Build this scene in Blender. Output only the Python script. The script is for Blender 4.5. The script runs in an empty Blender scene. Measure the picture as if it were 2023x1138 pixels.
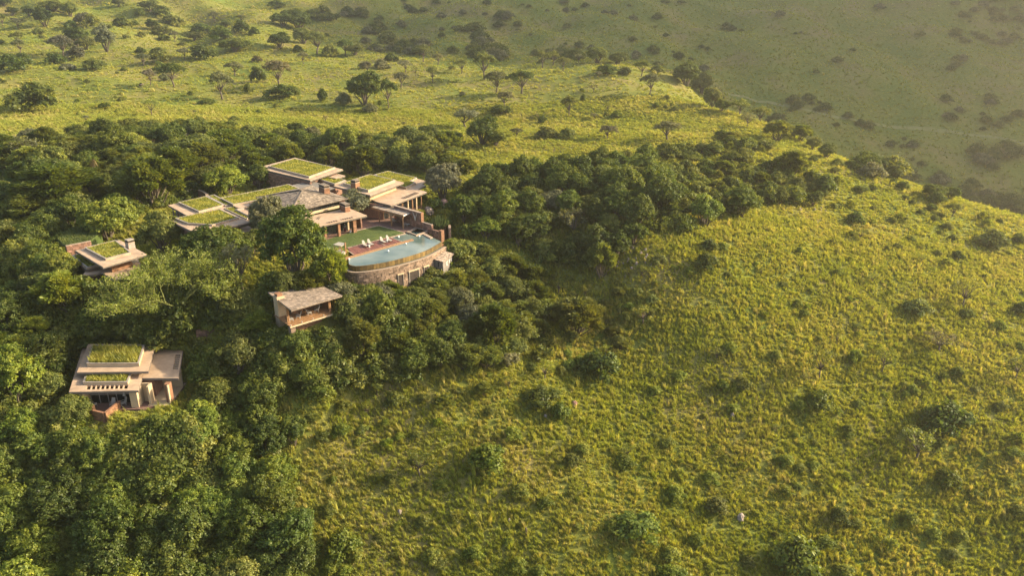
import bpy, math, random
import numpy as np
from mathutils import Vector, Matrix, Euler
R = math.radians
scene = bpy.context.scene
col = scene.collection

# ------------------------------------------------------------------ camera, light, exposure
CAM_Z, PITCH, FPX = 44.0, R(20.44), 1500.0
cam_data = bpy.data.cameras.new("camera")
cam_data.sensor_width = 36.0
cam_data.lens = 36.0 * FPX / 2023.0
cam_data.clip_start, cam_data.clip_end = 0.5, 6000.0
cam = bpy.data.objects.new("camera", cam_data)
col.objects.link(cam)
cam.location = (0, 0, CAM_Z)
cam.rotation_euler = (R(90) - PITCH, 0, 0)
scene.camera = cam

SUN_AZ, SUN_EL = R(78.0), R(24.0)          # clockwise from the view direction (+Y)
world = bpy.data.worlds.new("World")
scene.world = world
world.use_nodes = True
wn = world.node_tree
sky = wn.nodes.new("ShaderNodeTexSky")
sky.sky_type = 'NISHITA'
sky.sun_disc = False
sky.sun_elevation = SUN_EL
sky.sun_rotation = SUN_AZ
sky.air_density, sky.dust_density, sky.ozone_density = 1.0, 3.0, 1.0
wn.links.new(sky.outputs[0], wn.nodes["Background"].inputs[0])
wn.nodes["Background"].inputs[1].default_value = 0.115

sun_data = bpy.data.lights.new("sun", 'SUN')
sun_data.energy = 5.0
sun_data.angle = R(0.6)
sun_data.color = (1.0, 0.85, 0.58)
sun = bpy.data.objects.new("sun", sun_data)
col.objects.link(sun)
sdir = Vector((math.cos(SUN_EL) * math.sin(SUN_AZ), math.cos(SUN_EL) * math.cos(SUN_AZ), math.sin(SUN_EL)))
sun.rotation_euler = sdir.to_track_quat('Z', 'Y').to_euler()
sun.location = (300, 100, 200)

vs = scene.view_settings
vs.view_transform, vs.look, vs.gamma, vs.exposure = 'Standard', 'None', 1.0, 1.72
vs.use_curve_mapping = False
cy = scene.cycles
cy.use_denoising = True
cy.denoising_prefilter = 'NONE'
cy.max_bounces, cy.diffuse_bounces, cy.glossy_bounces = 6, 2, 2
cy.transmission_bounces, cy.transparent_max_bounces, cy.volume_bounces = 4, 6, 0

HAZE_DENSITY = 0.00025

# ------------------------------------------------------------------ pixel <-> world helpers
CP, SP = math.cos(PITCH), math.sin(PITCH)
def ray(px, py):
    x = (px - 1011.5) / FPX; y = (569.0 - py) / FPX
    return x, CP + y * SP, -SP + y * CP
def at(px, py, z):
    """the point of the level z that the photograph shows at a pixel"""
    rx, ry, rz = ray(px, py)
    t = (z - CAM_Z) / rz
    return (rx * t, ry * t, z)
def at_y(px, py, Y):
    rx, ry, rz = ray(px, py)
    t = Y / ry
    return (rx * t, Y, CAM_Z + rz * t)
def project(x, y, z):
    dz = z - CAM_Z
    zc = y * CP - dz * SP; yc = y * SP + dz * CP
    return 1011.5 + FPX * x / zc, 569.0 - FPX * yc / zc, FPX / zc

# ------------------------------------------------------------------ terrain heights
ctrl = []
def cz(px, py, z): ctrl.append(at(px, py, z))
def cY(px, py, Y): ctrl.append(at_y(px, py, Y))
def cw(x, y, z): ctrl.append((x, y, z))
for a in [(748,445,-.2),(520,400,-.2),(830,400,0.0),(620,340,0.3),(640,395,-.2),(200,560,-3),(100,440,-.5),(0,480,-2.5),(0,330,4),
          (1000,420,0),(1000,500,-4.5),(1100,560,-10),(1200,640,-15),(1000,700,-15),(800,700,-12),(700,800,-18),(500,850,-19),
          (250,870,-18),(0,800,-13.5),(0,600,-7),(450,650,-7.8),(600,690,-8.4),(610,662,-6.6),(0,1138,-28),(500,1138,-29.5),(1011,1138,-32),(1500,1138,-35),
          (2023,1138,-38),(1011,950,-25),(1500,950,-29),(2023,900,-29),(2023,700,-22),(2023,550,-16),(2023,432,-10),(1500,700,-17.5),
          (1500,500,-6),(1500,350,1),(1750,500,-9.5),(1700,700,-20),(1250,480,-2.5),(1300,350,2.0),(1250,250,5),(1460,232,6.5),
          (1600,283,1.0),(1760,352,-4.5),(870,545,-6.5),(900,480,-2.5)]: cz(*a)
for a in [(450,300,225),(500,260,255),(500,200,310),(500,150,370),(500,100,440),(500,60,510),(500,0,620),(1000,330,205),(1000,280,240),
          (1000,220,290),(1000,150,370),(1000,112,425),(750,150,370),(750,110,440),(1330,152,350),(1200,125,395),(250,150,365),
          (0,0,560),(0,100,420),(0,190,310),(0,260,245),(250,60,505),
          (1330,125,490),(1460,215,435),(1600,270,415),(1760,340,400),(2023,415,375),(1500,100,530),(2023,200,455),(2023,0,585),
          (1750,0,600),(1500,0,625),(1250,0,640),(1000,0,650),(1000,60,545),(750,60,540),(750,0,640),(1750,150,490)]: cY(*a)
# the hidden far side of the ridge and the valley behind it
for px, py, z, f in [(1460,232,6.5,(355,-15)),(1600,283,1.0,(335,-27)),(1760,352,-4.5,(310,-44)),(2023,432,-10,(290,-58))]:
    x, y, _ = at(px, py, z)
    k = f[0] / y
    ctrl.append((x * k, f[0], f[1])); ctrl.append((x + 14, y + 22, z - 8))
x, y, z = at_y(1330, 152, 350); cw(x + 20, y + 60, z - 6)
x, y, z = at_y(1000, 112, 425); cw(x + 5, y + 50, z - 4)
for a in [(-300,150,0),(-300,300,14),(-600,600,60),(-150,60,-34),(0,40,-46),(150,50,-50),(0,0,-60),(-150,0,-56),(200,0,-62),(230,130,-34),
          (300,200,-38),(520,380,-30),(360,620,95),(470,640,150),(330,760,120),(480,520,105),(590,535,200),(620,640,225),(650,440,175),(760,560,230),(900,900,230),(0,800,78),(-400,800,80),  # high points at right are added unseen, to shade the far slope
          (-900,1000,100),(0,1150,110),(700,300,20),(450,1100,180)]: cw(*a)
CT = np.array(ctrl)
def _phi(d2):
    d2 = np.maximum(d2, 1e-12)
    return 0.5 * d2 * np.log(d2)
_c = CT[:, :2] / 100.0
_n = len(_c)
_A = np.zeros((_n + 3, _n + 3))
_A[:_n, :_n] = _phi(((_c[:, None] - _c[None]) ** 2).sum(-1)) + 0.004 * np.eye(_n)
_A[:_n, _n] = 1; _A[:_n, _n+1:] = _c
_A[_n, :_n] = 1; _A[_n+1:, :_n] = _c.T
_w = np.linalg.solve(_A, np.concatenate([CT[:, 2], np.zeros(3)]))
def tps(x, y):
    q = np.stack([x, y], -1) / 100.0
    out = np.empty(len(q))
    for s in range(0, len(q), 20000):
        b = q[s:s+20000]
        out[s:s+20000] = _phi(((b[:, None] - _c[None]) ** 2).sum(-1)) @ _w[:_n] + _w[_n] + b @ _w[_n+1:]
    return out
_rs = np.random.RandomState(5)
_waves = [(_rs.uniform(0, 6.28), _rs.uniform(0, 6.28), L, A) for L, A in
          [(70,.9),(55,.8),(38,.5),(30,.4),(22,.28),(17,.22),(13,.16),(9,.12),(7,.09),(5.2,.07)]]
def bumps(x, y):
    o = np.zeros_like(x)
    for th, ph, L, A in _waves:
        o += A * np.sin((x * math.cos(th) + y * math.sin(th)) * 6.283 / L + ph + 1.3 * np.sin((x * math.sin(th) - y * math.cos(th)) * 6.283 / (L * 1.7)))
    return o
# levelled pads under the buildings: quad of pixels at a level, fall-off in metres
def quad_box(pts, z):
    q = np.array([at(a, b, z)[:2] for a, b in pts]); return q
PADS = []
def pad(pts, z, fall): PADS.append((quad_box(pts, z), z, fall))
pad([(320,425),(560,300),(880,400),(640,510)], -0.25, 10)
pad([(670,520),(860,455),(905,500),(760,545)], -4.6, 3)
pad([(130,560),(190,480),(330,500),(300,590)], -2.0, 9)
pad([(140,815),(170,730),(350,750),(345,835)], -14.4, 8)
def seg_poly_dist(x, y, Q):
    """signed distance to a convex quad (negative inside)"""
    n = len(Q); d = np.full_like(x, 1e9); inside = np.ones_like(x, bool)
    area = sum(Q[i][0]*Q[(i+1)%n][1] - Q[(i+1)%n][0]*Q[i][1] for i in range(n))
    for i in range(n):
        ax, ay = Q[i]; bx, by = Q[(i+1) % n]
        ex, ey = bx-ax, by-ay
        t = np.clip(((x-ax)*ex + (y-ay)*ey) / (ex*ex+ey*ey), 0, 1)
        d = np.minimum(d, np.hypot(x-ax-t*ex, y-ay-t*ey))
        s = ex*(y-ay) - ey*(x-ax)
        inside &= (s >= 0) if area > 0 else (s <= 0)
    return np.where(inside, -d, d)
NR, NC, Y0, YO = 340, 500, 8.0, 60.0
R0, R1 = Y0 + YO, 1260.0
C0, C1 = -1.15, 1.75
_ms = [-200, 60, 150, 260, 300, 334, 384, 426, 445, 470, 520, 600, 800, 1400]
_mh = [20, 60, 120, 225, 267, 320, 364, 393, 402, 426, 450, 478, 500, 420]
def height_exact(x, y):
    h = tps(x, y)
    # unseen shoulder added right of the frame, its crest shaped to shade the far slope
    w = np.clip((x - 440) / 410, 0, 1); w = w * w * (3 - 2 * w)
    h = h * (1 - w) + np.interp(y - .2126 * x, _ms, _mh) * w
    far = np.clip(0.28 + (y - 150) / 700, 0.28, .7)
    h = h + bumps(x, y) * far
    # gullies and folds of the far slope
    fw = np.clip((y - 430) / 60, 0, 1)
    h = h + fw * (4.0 * np.sin((x*.9 - y*.3) / 17.0 + 1.4 * np.sin(y / 41.0)) + 2.4 * np.sin((x*.8 + y*.4) / 8.5 + 1.2 * np.sin(y / 23.0)))
    for Q, z, fall in PADS:
        d = seg_poly_dist(x, y, Q)
        w = np.clip(1 - d / fall, 0, 1); w = w * w * (3 - 2 * w)
        h = h * (1 - w) + z * w
    return h
_rr = R0 * (R1 / R0) ** (np.arange(NR) / (NR - 1))
_cc = C0 + (C1 - C0) * np.arange(NC) / (NC - 1)
GX = _rr[:, None] * _cc[None, :]
GY = np.repeat((_rr - YO)[:, None], NC, 1)
GZ = height_exact(GX.ravel(), GY.ravel()).reshape(NR, NC)
def ground(x, y):
    x = np.asarray(x, float); y = np.asarray(y, float)
    r = np.maximum(y + YO, R0)
    i = np.clip(np.log(r / R0) / math.log(R1 / R0) * (NR - 1), 0, NR - 1.001)
    j = np.clip((x / r - C0) / (C1 - C0) * (NC - 1), 0, NC - 1.001)
    i0 = i.astype(int); j0 = j.astype(int); fi = i - i0; fj = j - j0
    return (GZ[i0, j0]*(1-fi)*(1-fj) + GZ[i0+1, j0]*fi*(1-fj) + GZ[i0, j0+1]*(1-fi)*fj + GZ[i0+1, j0+1]*fi*fj)
_ts = 40.0 * (1400.0 / 40.0) ** (np.arange(1100) / 1099)
def hit(px, py):
    """first ground point along the line of sight of each pixel"""
    px = np.atleast_1d(np.asarray(px, float)); py = np.atleast_1d(np.asarray(py, float))
    rx, ry, rz = ray(px, py)
    P = np.outer(_ts, rx), np.outer(_ts, ry), CAM_Z + np.outer(_ts, rz)
    D = P[2] - ground(P[0], P[1])
    k = np.argmax(D < 0, 0); k = np.where((D < 0).any(0), np.maximum(k, 1), len(_ts) - 1)
    n = np.arange(len(px)); d0, d1 = D[k-1, n], D[k, n]
    f = np.clip(d0 / np.where(np.abs(d0 - d1) < 1e-9, 1, d0 - d1), 0, 1)
    t = _ts[k-1] + f * (_ts[k] - _ts[k-1])
    x, y = rx * t, ry * t
    return np.stack([x, y, ground(x, y)], -1)
FOOT = []          # what is built over: world polygons
def in_poly(px, py, poly):
    px = np.asarray(px); py = np.asarray(py); r = np.zeros(px.shape, bool); n = len(poly)
    for i in range(n):
        x1, y1 = poly[i]; x2, y2 = poly[(i+1) % n]
        c = ((y1 > py) != (y2 > py)) & (px < (x2-x1) * (py-y1) / (y2-y1 + 1e-9) + x1)
        r ^= c
    return r

# ------------------------------------------------------------------ materials
MATS = {}
def node(nt, t, **k):
    n = nt.nodes.new(t)
    for a, b in k.items(): setattr(n, a, b)
    return n
def mixrgb(nt, mode, fac, a, b):
    n = node(nt, "ShaderNodeMixRGB", blend_type=mode)
    for i, v in ((0, fac), (1, a), (2, b)):
        if hasattr(v, "is_output"): nt.links.new(v, n.inputs[i])
        elif i == 0: n.inputs[0].default_value = v
        else: n.inputs[i].default_value = (*v, 1)
    return n.outputs[0]
def noise(nt, scale, detail=4, rough=.6, vec=None):
    n = node(nt, "ShaderNodeTexNoise"); n.inputs["Scale"].default_value = scale
    n.inputs["Detail"].default_value = detail; n.inputs["Roughness"].default_value = rough
    if vec is not None: nt.links.new(vec, n.inputs["Vector"])
    return n.outputs["Fac"]
def ramp(nt, fac, stops):
    n = node(nt, "ShaderNodeValToRGB"); e = n.color_ramp.elements
    while len(e) < len(stops): e.new(0.5)
    for i, (p, c) in enumerate(stops): e[i].position = p; e[i].color = (*c, 1)
    nt.links.new(fac, n.inputs[0]); return n.outputs[0]
def new_mat(name):
    m = bpy.data.materials.new(name); m.use_nodes = True; nt = m.node_tree
    MATS[name] = m
    return m, nt, nt.nodes["Principled BSDF"]
def gpos(nt): return node(nt, "ShaderNodeNewGeometry").outputs["Position"]
def tint_mul(nt, c):
    a = node(nt, "ShaderNodeAttribute", attribute_name="tint")
    s = node(nt, "ShaderNodeMath", operation='MULTIPLY_ADD'); nt.links.new(a.outputs["Fac"], s.inputs[0])
    s.inputs[1].default_value = 1.0; s.inputs[2].default_value = 0.0
    return mixrgb(nt, 'MULTIPLY', 1.0, c, s.outputs[0])
def bump(nt, bsdf, h, strength, dist=.05):
    b = node(nt, "ShaderNodeBump"); b.inputs["Strength"].default_value = strength; b.inputs["Distance"].default_value = dist
    nt.links.new(h, b.inputs["Height"]); nt.links.new(b.outputs[0], bsdf.inputs["Normal"])
def solid(name, c, rough=.8, var=.25, scale=1.5, tint=False, c2=None, bumpy=0.3, metal=0.0, spec=.3):
    m, nt, b = new_mat(name)
    p = gpos(nt)
    f = noise(nt, scale, 6, .65, p)
    lo = tuple(x * (1 - var) for x in c); hi = c2 or tuple(min(1, x * (1 + var)) for x in c)
    o = ramp(nt, f, [(.3, lo), (.7, hi)])
    if tint: o = tint_mul(nt, o)
    nt.links.new(o, b.inputs["Base Color"])
    b.inputs["Roughness"].default_value = rough; b.inputs["Metallic"].default_value = metal
    b.inputs["Specular IOR Level"].default_value = spec
    if bumpy: bump(nt, b, noise(nt, scale * 8, 4, .7, p), bumpy)
    return m
def leafy(name, transl=.35, use_obj=True, inst=False, base=(.07,.1,.02), tvar=True):
    """leaf material: diffuse, light passing through, a little gloss; colour from the object, small change leaf by leaf"""
    m = bpy.data.materials.new(name); m.use_nodes = True; nt = m.node_tree; nt.nodes.clear(); MATS[name] = m
    out = node(nt, "ShaderNodeOutputMaterial")
    oi = node(nt, "ShaderNodeObjectInfo")
    if use_obj: c = oi.outputs["Color"]
    elif inst:
        a = node(nt, "ShaderNodeAttribute", attribute_name="tone"); a.attribute_type = 'INSTANCER'; c = a.outputs["Color"]
    else:
        rgb = node(nt, "ShaderNodeRGB"); rgb.outputs[0].default_value = (*base, 1); c = rgb.outputs[0]
    if tvar:
        a = node(nt, "ShaderNodeAttribute", attribute_name="tint")
        hs = node(nt, "ShaderNodeHueSaturation")
        mr = node(nt, "ShaderNodeMapRange"); nt.links.new(a.outputs["Fac"], mr.inputs[0])
        mr.inputs[1].default_value = .5; mr.inputs[2].default_value = 1.5; mr.inputs[3].default_value = .53; mr.inputs[4].default_value = .47
        nt.links.new(mr.outputs[0], hs.inputs["Hue"]); nt.links.new(a.outputs["Fac"], hs.inputs["Value"]); nt.links.new(c, hs.inputs["Color"])
        c = hs.outputs[0]
    d = node(nt, "ShaderNodeBsdfDiffuse"); nt.links.new(c, d.inputs[0])
    t = node(nt, "ShaderNodeBsdfTranslucent")
    tc = mixrgb(nt, 'MULTIPLY', 1.0, c, (1.5, 1.35, .5)); nt.links.new(tc, t.inputs[0])
    mx = node(nt, "ShaderNodeMixShader"); mx.inputs[0].default_value = transl
    nt.links.new(d.outputs[0], mx.inputs[1]); nt.links.new(t.outputs[0], mx.inputs[2])
    g = node(nt, "ShaderNodeBsdfGlossy"); g.inputs["Roughness"].default_value = .5; g.inputs[0].default_value = (.5, .5, .45, 1)
    m2 = node(nt, "ShaderNodeMixShader"); m2.inputs[0].default_value = .03
    nt.links.new(mx.outputs[0], m2.inputs[1]); nt.links.new(g.outputs[0], m2.inputs[2])
    nt.links.new(m2.outputs[0], out.inputs[0])
    return m

# ground: earth with short grass; patches of greener and drier growth
m, nt, b = new_mat("ground")
p = gpos(nt)
n1 = noise(nt, .035, 5, .6, p); n2 = noise(nt, .5, 8, .75, p); n3 = noise(nt, 3.0, 4, .7, p)
g1 = ramp(nt, n1, [(.35, (.12,.15,.028)), (.5, (.165,.17,.036)), (.66, (.20,.165,.06))])
g2 = ramp(nt, n2, [(.3, (.55,.62,.5)), (.5, (1,1,1)), (.72, (1.25,1.1,.9))])
g3 = mixrgb(nt, 'MULTIPLY', .8, g1, g2)
g4 = ramp(nt, n3, [(.35, (.7,.7,.7)), (.65, (1.2,1.2,1.2))])
g5 = mixrgb(nt, 'MULTIPLY', .7, g3, g4)
nt.links.new(g5, b.inputs["Base Color"]); b.inputs["Roughness"].default_value = 1; b.inputs["Specular IOR Level"].default_value = .05
bump(nt, b, n2, .8, .6)

solid("concrete", (.34,.235,.155), .85, .2, .6, bumpy=.15, c2=(.46,.325,.215))
solid("concrete_grey", (.16,.14,.12), .9, .2, 1.2, bumpy=.2)
solid("plaster", (.42,.31,.19), .85, .12, 1.0, bumpy=.15)
solid("fascia", (.13,.105,.085), .7, .2, 2.0)
solid("coping", (.27,.23,.19), .8, .2, 2.0)
solid("stone_red", (.23,.125,.085), .9, .35, 2.5, tint=True, bumpy=.6)
solid("stone_pale", (.19,.13,.09), .9, .35, 2.5, tint=True, bumpy=.6)
solid("brick", (.22,.11,.06), .85, .25, 3.0, tint=True, bumpy=.5)
solid("slate", (.175,.135,.097), .75, .3, 1.5, tint=True, bumpy=.4)
solid("weathered_wood", (.235,.18,.135), .85, .25, 2.0, tint=True, bumpy=.5)
solid("timber", (.20,.10,.05), .7, .3, 2.0, tint=True)
solid("timber_light", (.27,.145,.065), .7, .25, 2.0)
solid("deck_wood", (.16,.06,.042), .6, .3, 2.0, tint=True)
solid("weir_wood", (.125,.08,.025), .8, .3, 2.0, tint=True)
solid("paving", (.15,.085,.065), .85, .3, 3.0, tint=True)
solid("kerb_stone", (.29,.215,.155), .9, .2, 3.0)
solid("lawn", (.045,.075,.013), .95, .2, .35, bumpy=.4, c2=(.082,.105,.02))
solid("glass_dark", (.012,.014,.015), .12, .2, 1.0, bumpy=0, spec=.5)
solid("interior_shade", (.035,.025,.02), .9, .3, 1.0)  # near-black that paints the darkness inside openings and rooms
solid("frame_dark", (.03,.028,.026), .5, .2, 3.0)
solid("white_cloth", (.30,.27,.23), .9, .08, 3.0, bumpy=.2)
solid("white_paint", (.52,.49,.45), .5, .05, 3.0, bumpy=0)
solid("cream_seat", (.46,.40,.32), .9, .1, 3.0)
solid("rock", (.27,.215,.175), .95, .35, 1.2, bumpy=.8)
solid("rock_pink", (.34,.19,.14), .95, .3, 1.2, bumpy=.8)
solid("bark", (.11,.085,.06), .95, .3, 3.0, bumpy=.8)
solid("bark_pale", (.15,.158,.04), .9, .2, 3.0, bumpy=.4)
solid("earth", (.20,.145,.10), 1, .25, .8, bumpy=.5)
solid("track_earth", (.19,.185,.065), 1, .2, .4, bumpy=.5)
solid("skin", (.16,.085,.05), .6, .1, 5.0, bumpy=0)
solid("red_cloth", (.09,.015,.022), .9, .2, 5.0)
solid("lamp_white", (.85,.85,.83), .4, .03, 3.0, bumpy=0)
leafy("leaf", .42)
leafy("leaf_acacia", .5)
leafy("grass_blade", .4, use_obj=False, inst=True)
leafy("turf_blade", .4, use_obj=False, base=(.265,.262,.045))
solid("turf_soil", (.17,.17,.03), 1, .25, 1.0, bumpy=.3)
leafy("reed_blade", .35, use_obj=False, base=(.07,.13,.03))
# pool water: clear teal over a pale floor, rippled
m, nt, b = new_mat("water")
b.inputs["Base Color"].default_value = (.10,.215,.23,1); b.inputs["Roughness"].default_value = .07
b.inputs["IOR"].default_value = 1.33; b.inputs["Specular IOR Level"].default_value = .35
p = gpos(nt); f = noise(nt, .10, 3, .5, p)
nt.links.new(ramp(nt, f, [(.36, (.07,.105,.092)), (.62, (.21,.235,.195))]), b.inputs["Base Color"])
bump(nt, b, noise(nt, 3.5, 4, .6, p), .25, .03)
m, nt, b = new_mat("water_deep")
b.inputs["Base Color"].default_value = (.018,.05,.05,1); b.inputs["Roughness"].default_value = .06
bump(nt, b, noise(nt, 3.5, 4, .6, gpos(nt)), .2, .03)

# ------------------------------------------------------------------ object helpers
def tag(o, label=None, cat=None, group=None, kind=None):
    if label: o["label"] = label
    if cat: o["category"] = cat
    if group: o["group"] = group
    if kind: o["kind"] = kind
    return o
def link(name, me, parent=None, mat=None):
    o = bpy.data.objects.new(name, me); col.objects.link(o)
    if parent is not None: o.parent = parent
    return o
def empty(name, loc=(0,0,0), rz=0.0):
    o = bpy.data.objects.new(name, None); o.empty_display_size = .5
    col.objects.link(o); o.location = loc; o.rotation_euler = (0, 0, rz)
    return o
def thing(name, label, cat, loc=(0,0,0), rz=0.0, group=None):
    return tag(empty(name, loc, rz), label, cat, group)
def mesh_np(name, V, F, tint=None, mat=None, smooth=False):
    """mesh from arrays; F is (n,3) or (n,4)"""
    V = np.asarray(V, np.float32); F = np.asarray(F, np.int32); k = F.shape[1]
    me = bpy.data.meshes.new(name)
    me.vertices.add(len(V)); me.vertices.foreach_set("co", V.ravel())
    me.loops.add(F.size); me.loops.foreach_set("vertex_index", F.ravel())
    me.polygons.add(len(F)); me.polygons.foreach_set("loop_start", np.arange(0, F.size, k, dtype=np.int32))
    me.polygons.foreach_set("loop_total", np.full(len(F), k, np.int32))
    if smooth: me.polygons.foreach_set("use_smooth", np.ones(len(F), bool))
    me.update(calc_edges=True)
    if tint is not None:
        a = me.attributes.new("tint", 'FLOAT', 'FACE'); a.data.foreach_set("value", np.asarray(tint, np.float32))
    if mat: me.materials.append(MATS[mat])
    return me
class MB:
    """collects shapes (in coordinates relative to an origin) and links them as ONE mesh object"""
    def __init__(s, o=(0,0,0)): s.v = []; s.f = []; s.t = []; s.o = Vector(o)
    def add(s, vs, fs, t=1.0):
        n = len(s.v); s.v += [tuple(Vector(p) - s.o) for p in vs]; s.f += [tuple(n + i for i in f) for f in fs]; s.t += [t] * len(fs)
        return s
    def prism(s, poly, z0, z1, t=1.0):
        """poly of (x,y) or (x,y,z); level faces at z0, z1"""
        P = [(p[0], p[1]) for p in poly]
        if sum(P[i][0]*P[(i+1) % len(P)][1] - P[(i+1) % len(P)][0]*P[i][1] for i in range(len(P))) < 0: P.reverse()
        n = len(P)
        return s.add([(x, y, z0) for x, y in P] + [(x, y, z1) for x, y in P],
                     [tuple(range(n-1, -1, -1)), tuple(range(n, 2*n))] + [(i, (i+1) % n, n+(i+1) % n, n+i) for i in range(n)], t)
    def hexa(s, c, t=1.0):
        """8 corners: bottom ring then top ring, both counter-clockwise from above"""
        return s.add(c, [(3,2,1,0),(4,5,6,7),(0,1,5,4),(1,2,6,5),(2,3,7,6),(3,0,4,7)], t)
    def box(s, cx, cy, z0, sx, sy, z1, rz=0.0, t=1.0):
        c, n = math.cos(rz), math.sin(rz)
        return s.prism([(cx + c*a*sx/2 - n*b_*sy/2, cy + n*a*sx/2 + c*b_*sy/2) for a, b_ in ((-1,-1),(1,-1),(1,1),(-1,1))], z0, z1, t)
    def wall(s, a, b_, z0, z1, th, t=1.0):
        ax, ay, bx, by = a[0], a[1], b_[0], b_[1]; L = math.hypot(bx-ax, by-ay) or 1; nx, ny = -(by-ay)/L*th/2, (bx-ax)/L*th/2
        return s.prism([(ax+nx, ay+ny), (bx+nx, by+ny), (bx-nx, by-ny), (ax-nx, ay-ny)], z0, z1, t)
    def bar(s, a, b_, w, h=None, t=1.0):
        a, b_ = Vector(a), Vector(b_); d = (b_-a).normalized(); h = h or w
        u = d.cross(Vector((0,0,1)));  u = u.normalized() if u.length > 1e-4 else Vector((1,0,0)); w_ = u.cross(d)
        c = []
        for p in (a, b_):
            for i, j in ((-1,-1),(1,-1),(1,1),(-1,1)): c.append(p + u*i*w/2 + w_*j*h/2)
        return s.add(c, [(3,2,1,0),(4,5,6,7),(0,1,5,4),(1,2,6,5),(2,3,7,6),(3,0,4,7)], t)
    def tube(s, pts, rad, n=6, t=1.0):
        pts = [Vector(p) for p in pts]; rings = []; k0 = len(s.v); vs_ = []
        for i, p in enumerate(pts):
            d = (pts[min(i+1, len(pts)-1)] - pts[max(i-1, 0)]).normalized()
            u = d.cross(Vector((.3,.2,1))).normalized(); w = d.cross(u)
            r = rad[i] if hasattr(rad, '__len__') else rad
            vs_ += [p + (u*math.cos(6.2832*j/n) + w*math.sin(6.2832*j/n)) * r for j in range(n)]
        fs = [(i*n+j, i*n+(j+1) % n, (i+1)*n+(j+1) % n, (i+1)*n+j) for i in range(len(pts)-1) for j in range(n)]
        fs += [tuple(range(n-1, -1, -1)), tuple((len(pts)-1)*n+j for j in range(n))]
        return s.add(vs_, fs, t)
    def build(s, name, mat, parent=None, smooth=False, kind=None):
        me = bpy.data.meshes.new(name); me.from_pydata(s.v, [], s.f); me.update()
        a = me.attributes.new("tint", 'FLOAT', 'FACE'); a.data.foreach_set("value", np.asarray(s.t, np.float32))
        me.materials.append(MATS[mat])
        if smooth: me.polygons.foreach_set("use_smooth", np.ones(len(s.f), bool))
        o = link(name, me, parent)
        if kind: o["kind"] = kind
        return o

# ------------------------------------------------------------------ the ground sheet
idx = np.arange(NR * NC).reshape(NR, NC)
F = np.stack([idx[:-1, :-1], idx[:-1, 1:], idx[1:, 1:], idx[1:, :-1]], -1).reshape(-1, 4)
V = np.stack([GX.ravel(), GY.ravel(), GZ.ravel()], -1)
o = link("hillside_ground", mesh_np("hillside_ground", V, F, None, "ground", True)); o["kind"] = "structure"
# dirt track across the far slope
trk = hit([1425,1470,1520,1570,1640,1700,1780,1870,1950,2023,2100], [178,190,202,212,229,241,252,259,269,284,296])
dense = []
for i in range(len(trk)-1):
    for k in range(8):
        q = trk[i] + (trk[i+1]-trk[i]) * k / 8; dense.append(q)
dense = np.array(dense); tv, tf = [], []
for i, q in enumerate(dense):
    d = dense[min(i+1, len(dense)-1)] - dense[max(i-1, 0)]; d[2] = 0; d /= np.linalg.norm(d) + 1e-9
    for s_ in (-1.3, 1.3):
        x, y = q[0] - d[1]*s_, q[1] + d[0]*s_; tv.append((x, y, float(ground(x, y)) + .12))
    if i: tf.append((2*i-2, 2*i-1, 2*i+1, 2*i))
o = link("dirt_track", mesh_np("dirt_track", tv, tf, None, "track_earth")); o["kind"] = "structure"
# ------------------------------------------------------------------ buildings: helpers
def zm(ox, oy, k): return lambda X, Y: (ox + X/k, oy + Y/k)
ZA, ZB, ZC, ZD, ZE = zm(480,290,4.0636), zm(310,290,4.934), zm(110,660,5.99), zm(500,540,8.127), zm(120,440,9.485)
ZP, ZR, ZT, ZW, ZV = zm(640,400,7.111), zm(640,300,8.755), zm(730,390,11.239), zm(740,480,12.644), zm(130,760,9.195)
ZL = zm(630,410,18.97)
def W(zf, pts, z): return [at(*zf(a, b), z)[:2] for a, b in pts]
def lerp2(a, b, t): return (a[0]+(b[0]-a[0])*t, a[1]+(b[1]-a[1])*t)
def bil(Q, s, t): return lerp2(lerp2(Q[0], Q[1], s), lerp2(Q[3], Q[2], s), t)
def sub(Q, s0, s1, t0, t1): return [bil(Q, s0, t0), bil(Q, s1, t0), bil(Q, s1, t1), bil(Q, s0, t1)]
def inset(P, d):
    """polygon (convex or not) moved inwards by d metres"""
    n = len(P); ar = sum(P[i][0]*P[(i+1) % n][1] - P[(i+1) % n][0]*P[i][1] for i in range(n)); sg = 1 if ar > 0 else -1
    L = []
    for i in range(n):
        a, b = P[i], P[(i+1) % n]; l = math.hypot(b[0]-a[0], b[1]-a[1]); nx, ny = -(b[1]-a[1])/l*sg, (b[0]-a[0])/l*sg
        L.append(((a[0]+nx*d, a[1]+ny*d), (b[0]+nx*d, b[1]+ny*d)))
    out = []
    for i in range(n):
        (x1, y1), (x2, y2) = L[i-1]; (x3, y3), (x4, y4) = L[i]
        den = (x1-x2)*(y3-y4) - (y1-y2)*(x3-x4)
        if abs(den) < 1e-6: out.append(L[i][0]); continue
        a = x1*y2-y1*x2; b = x3*y4-y3*x4
        out.append(((a*(x3-x4)-(x1-x2)*b)/den, (a*(y3-y4)-(y1-y2)*b)/den))
    return out
def center(P): return (sum(p[0] for p in P)/len(P), sum(p[1] for p in P)/len(P))
def inside_pts(P, n, rs):
    xs = [p[0] for p in P]; ys = [p[1] for p in P]
    k = n*4; x, y = rs.uniform(min(xs), max(xs), k), rs.uniform(min(ys), max(ys), k); ok = in_poly(x, y, P)
    return x[ok][:n], y[ok][:n]
brs = np.random.RandomState(3)
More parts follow.
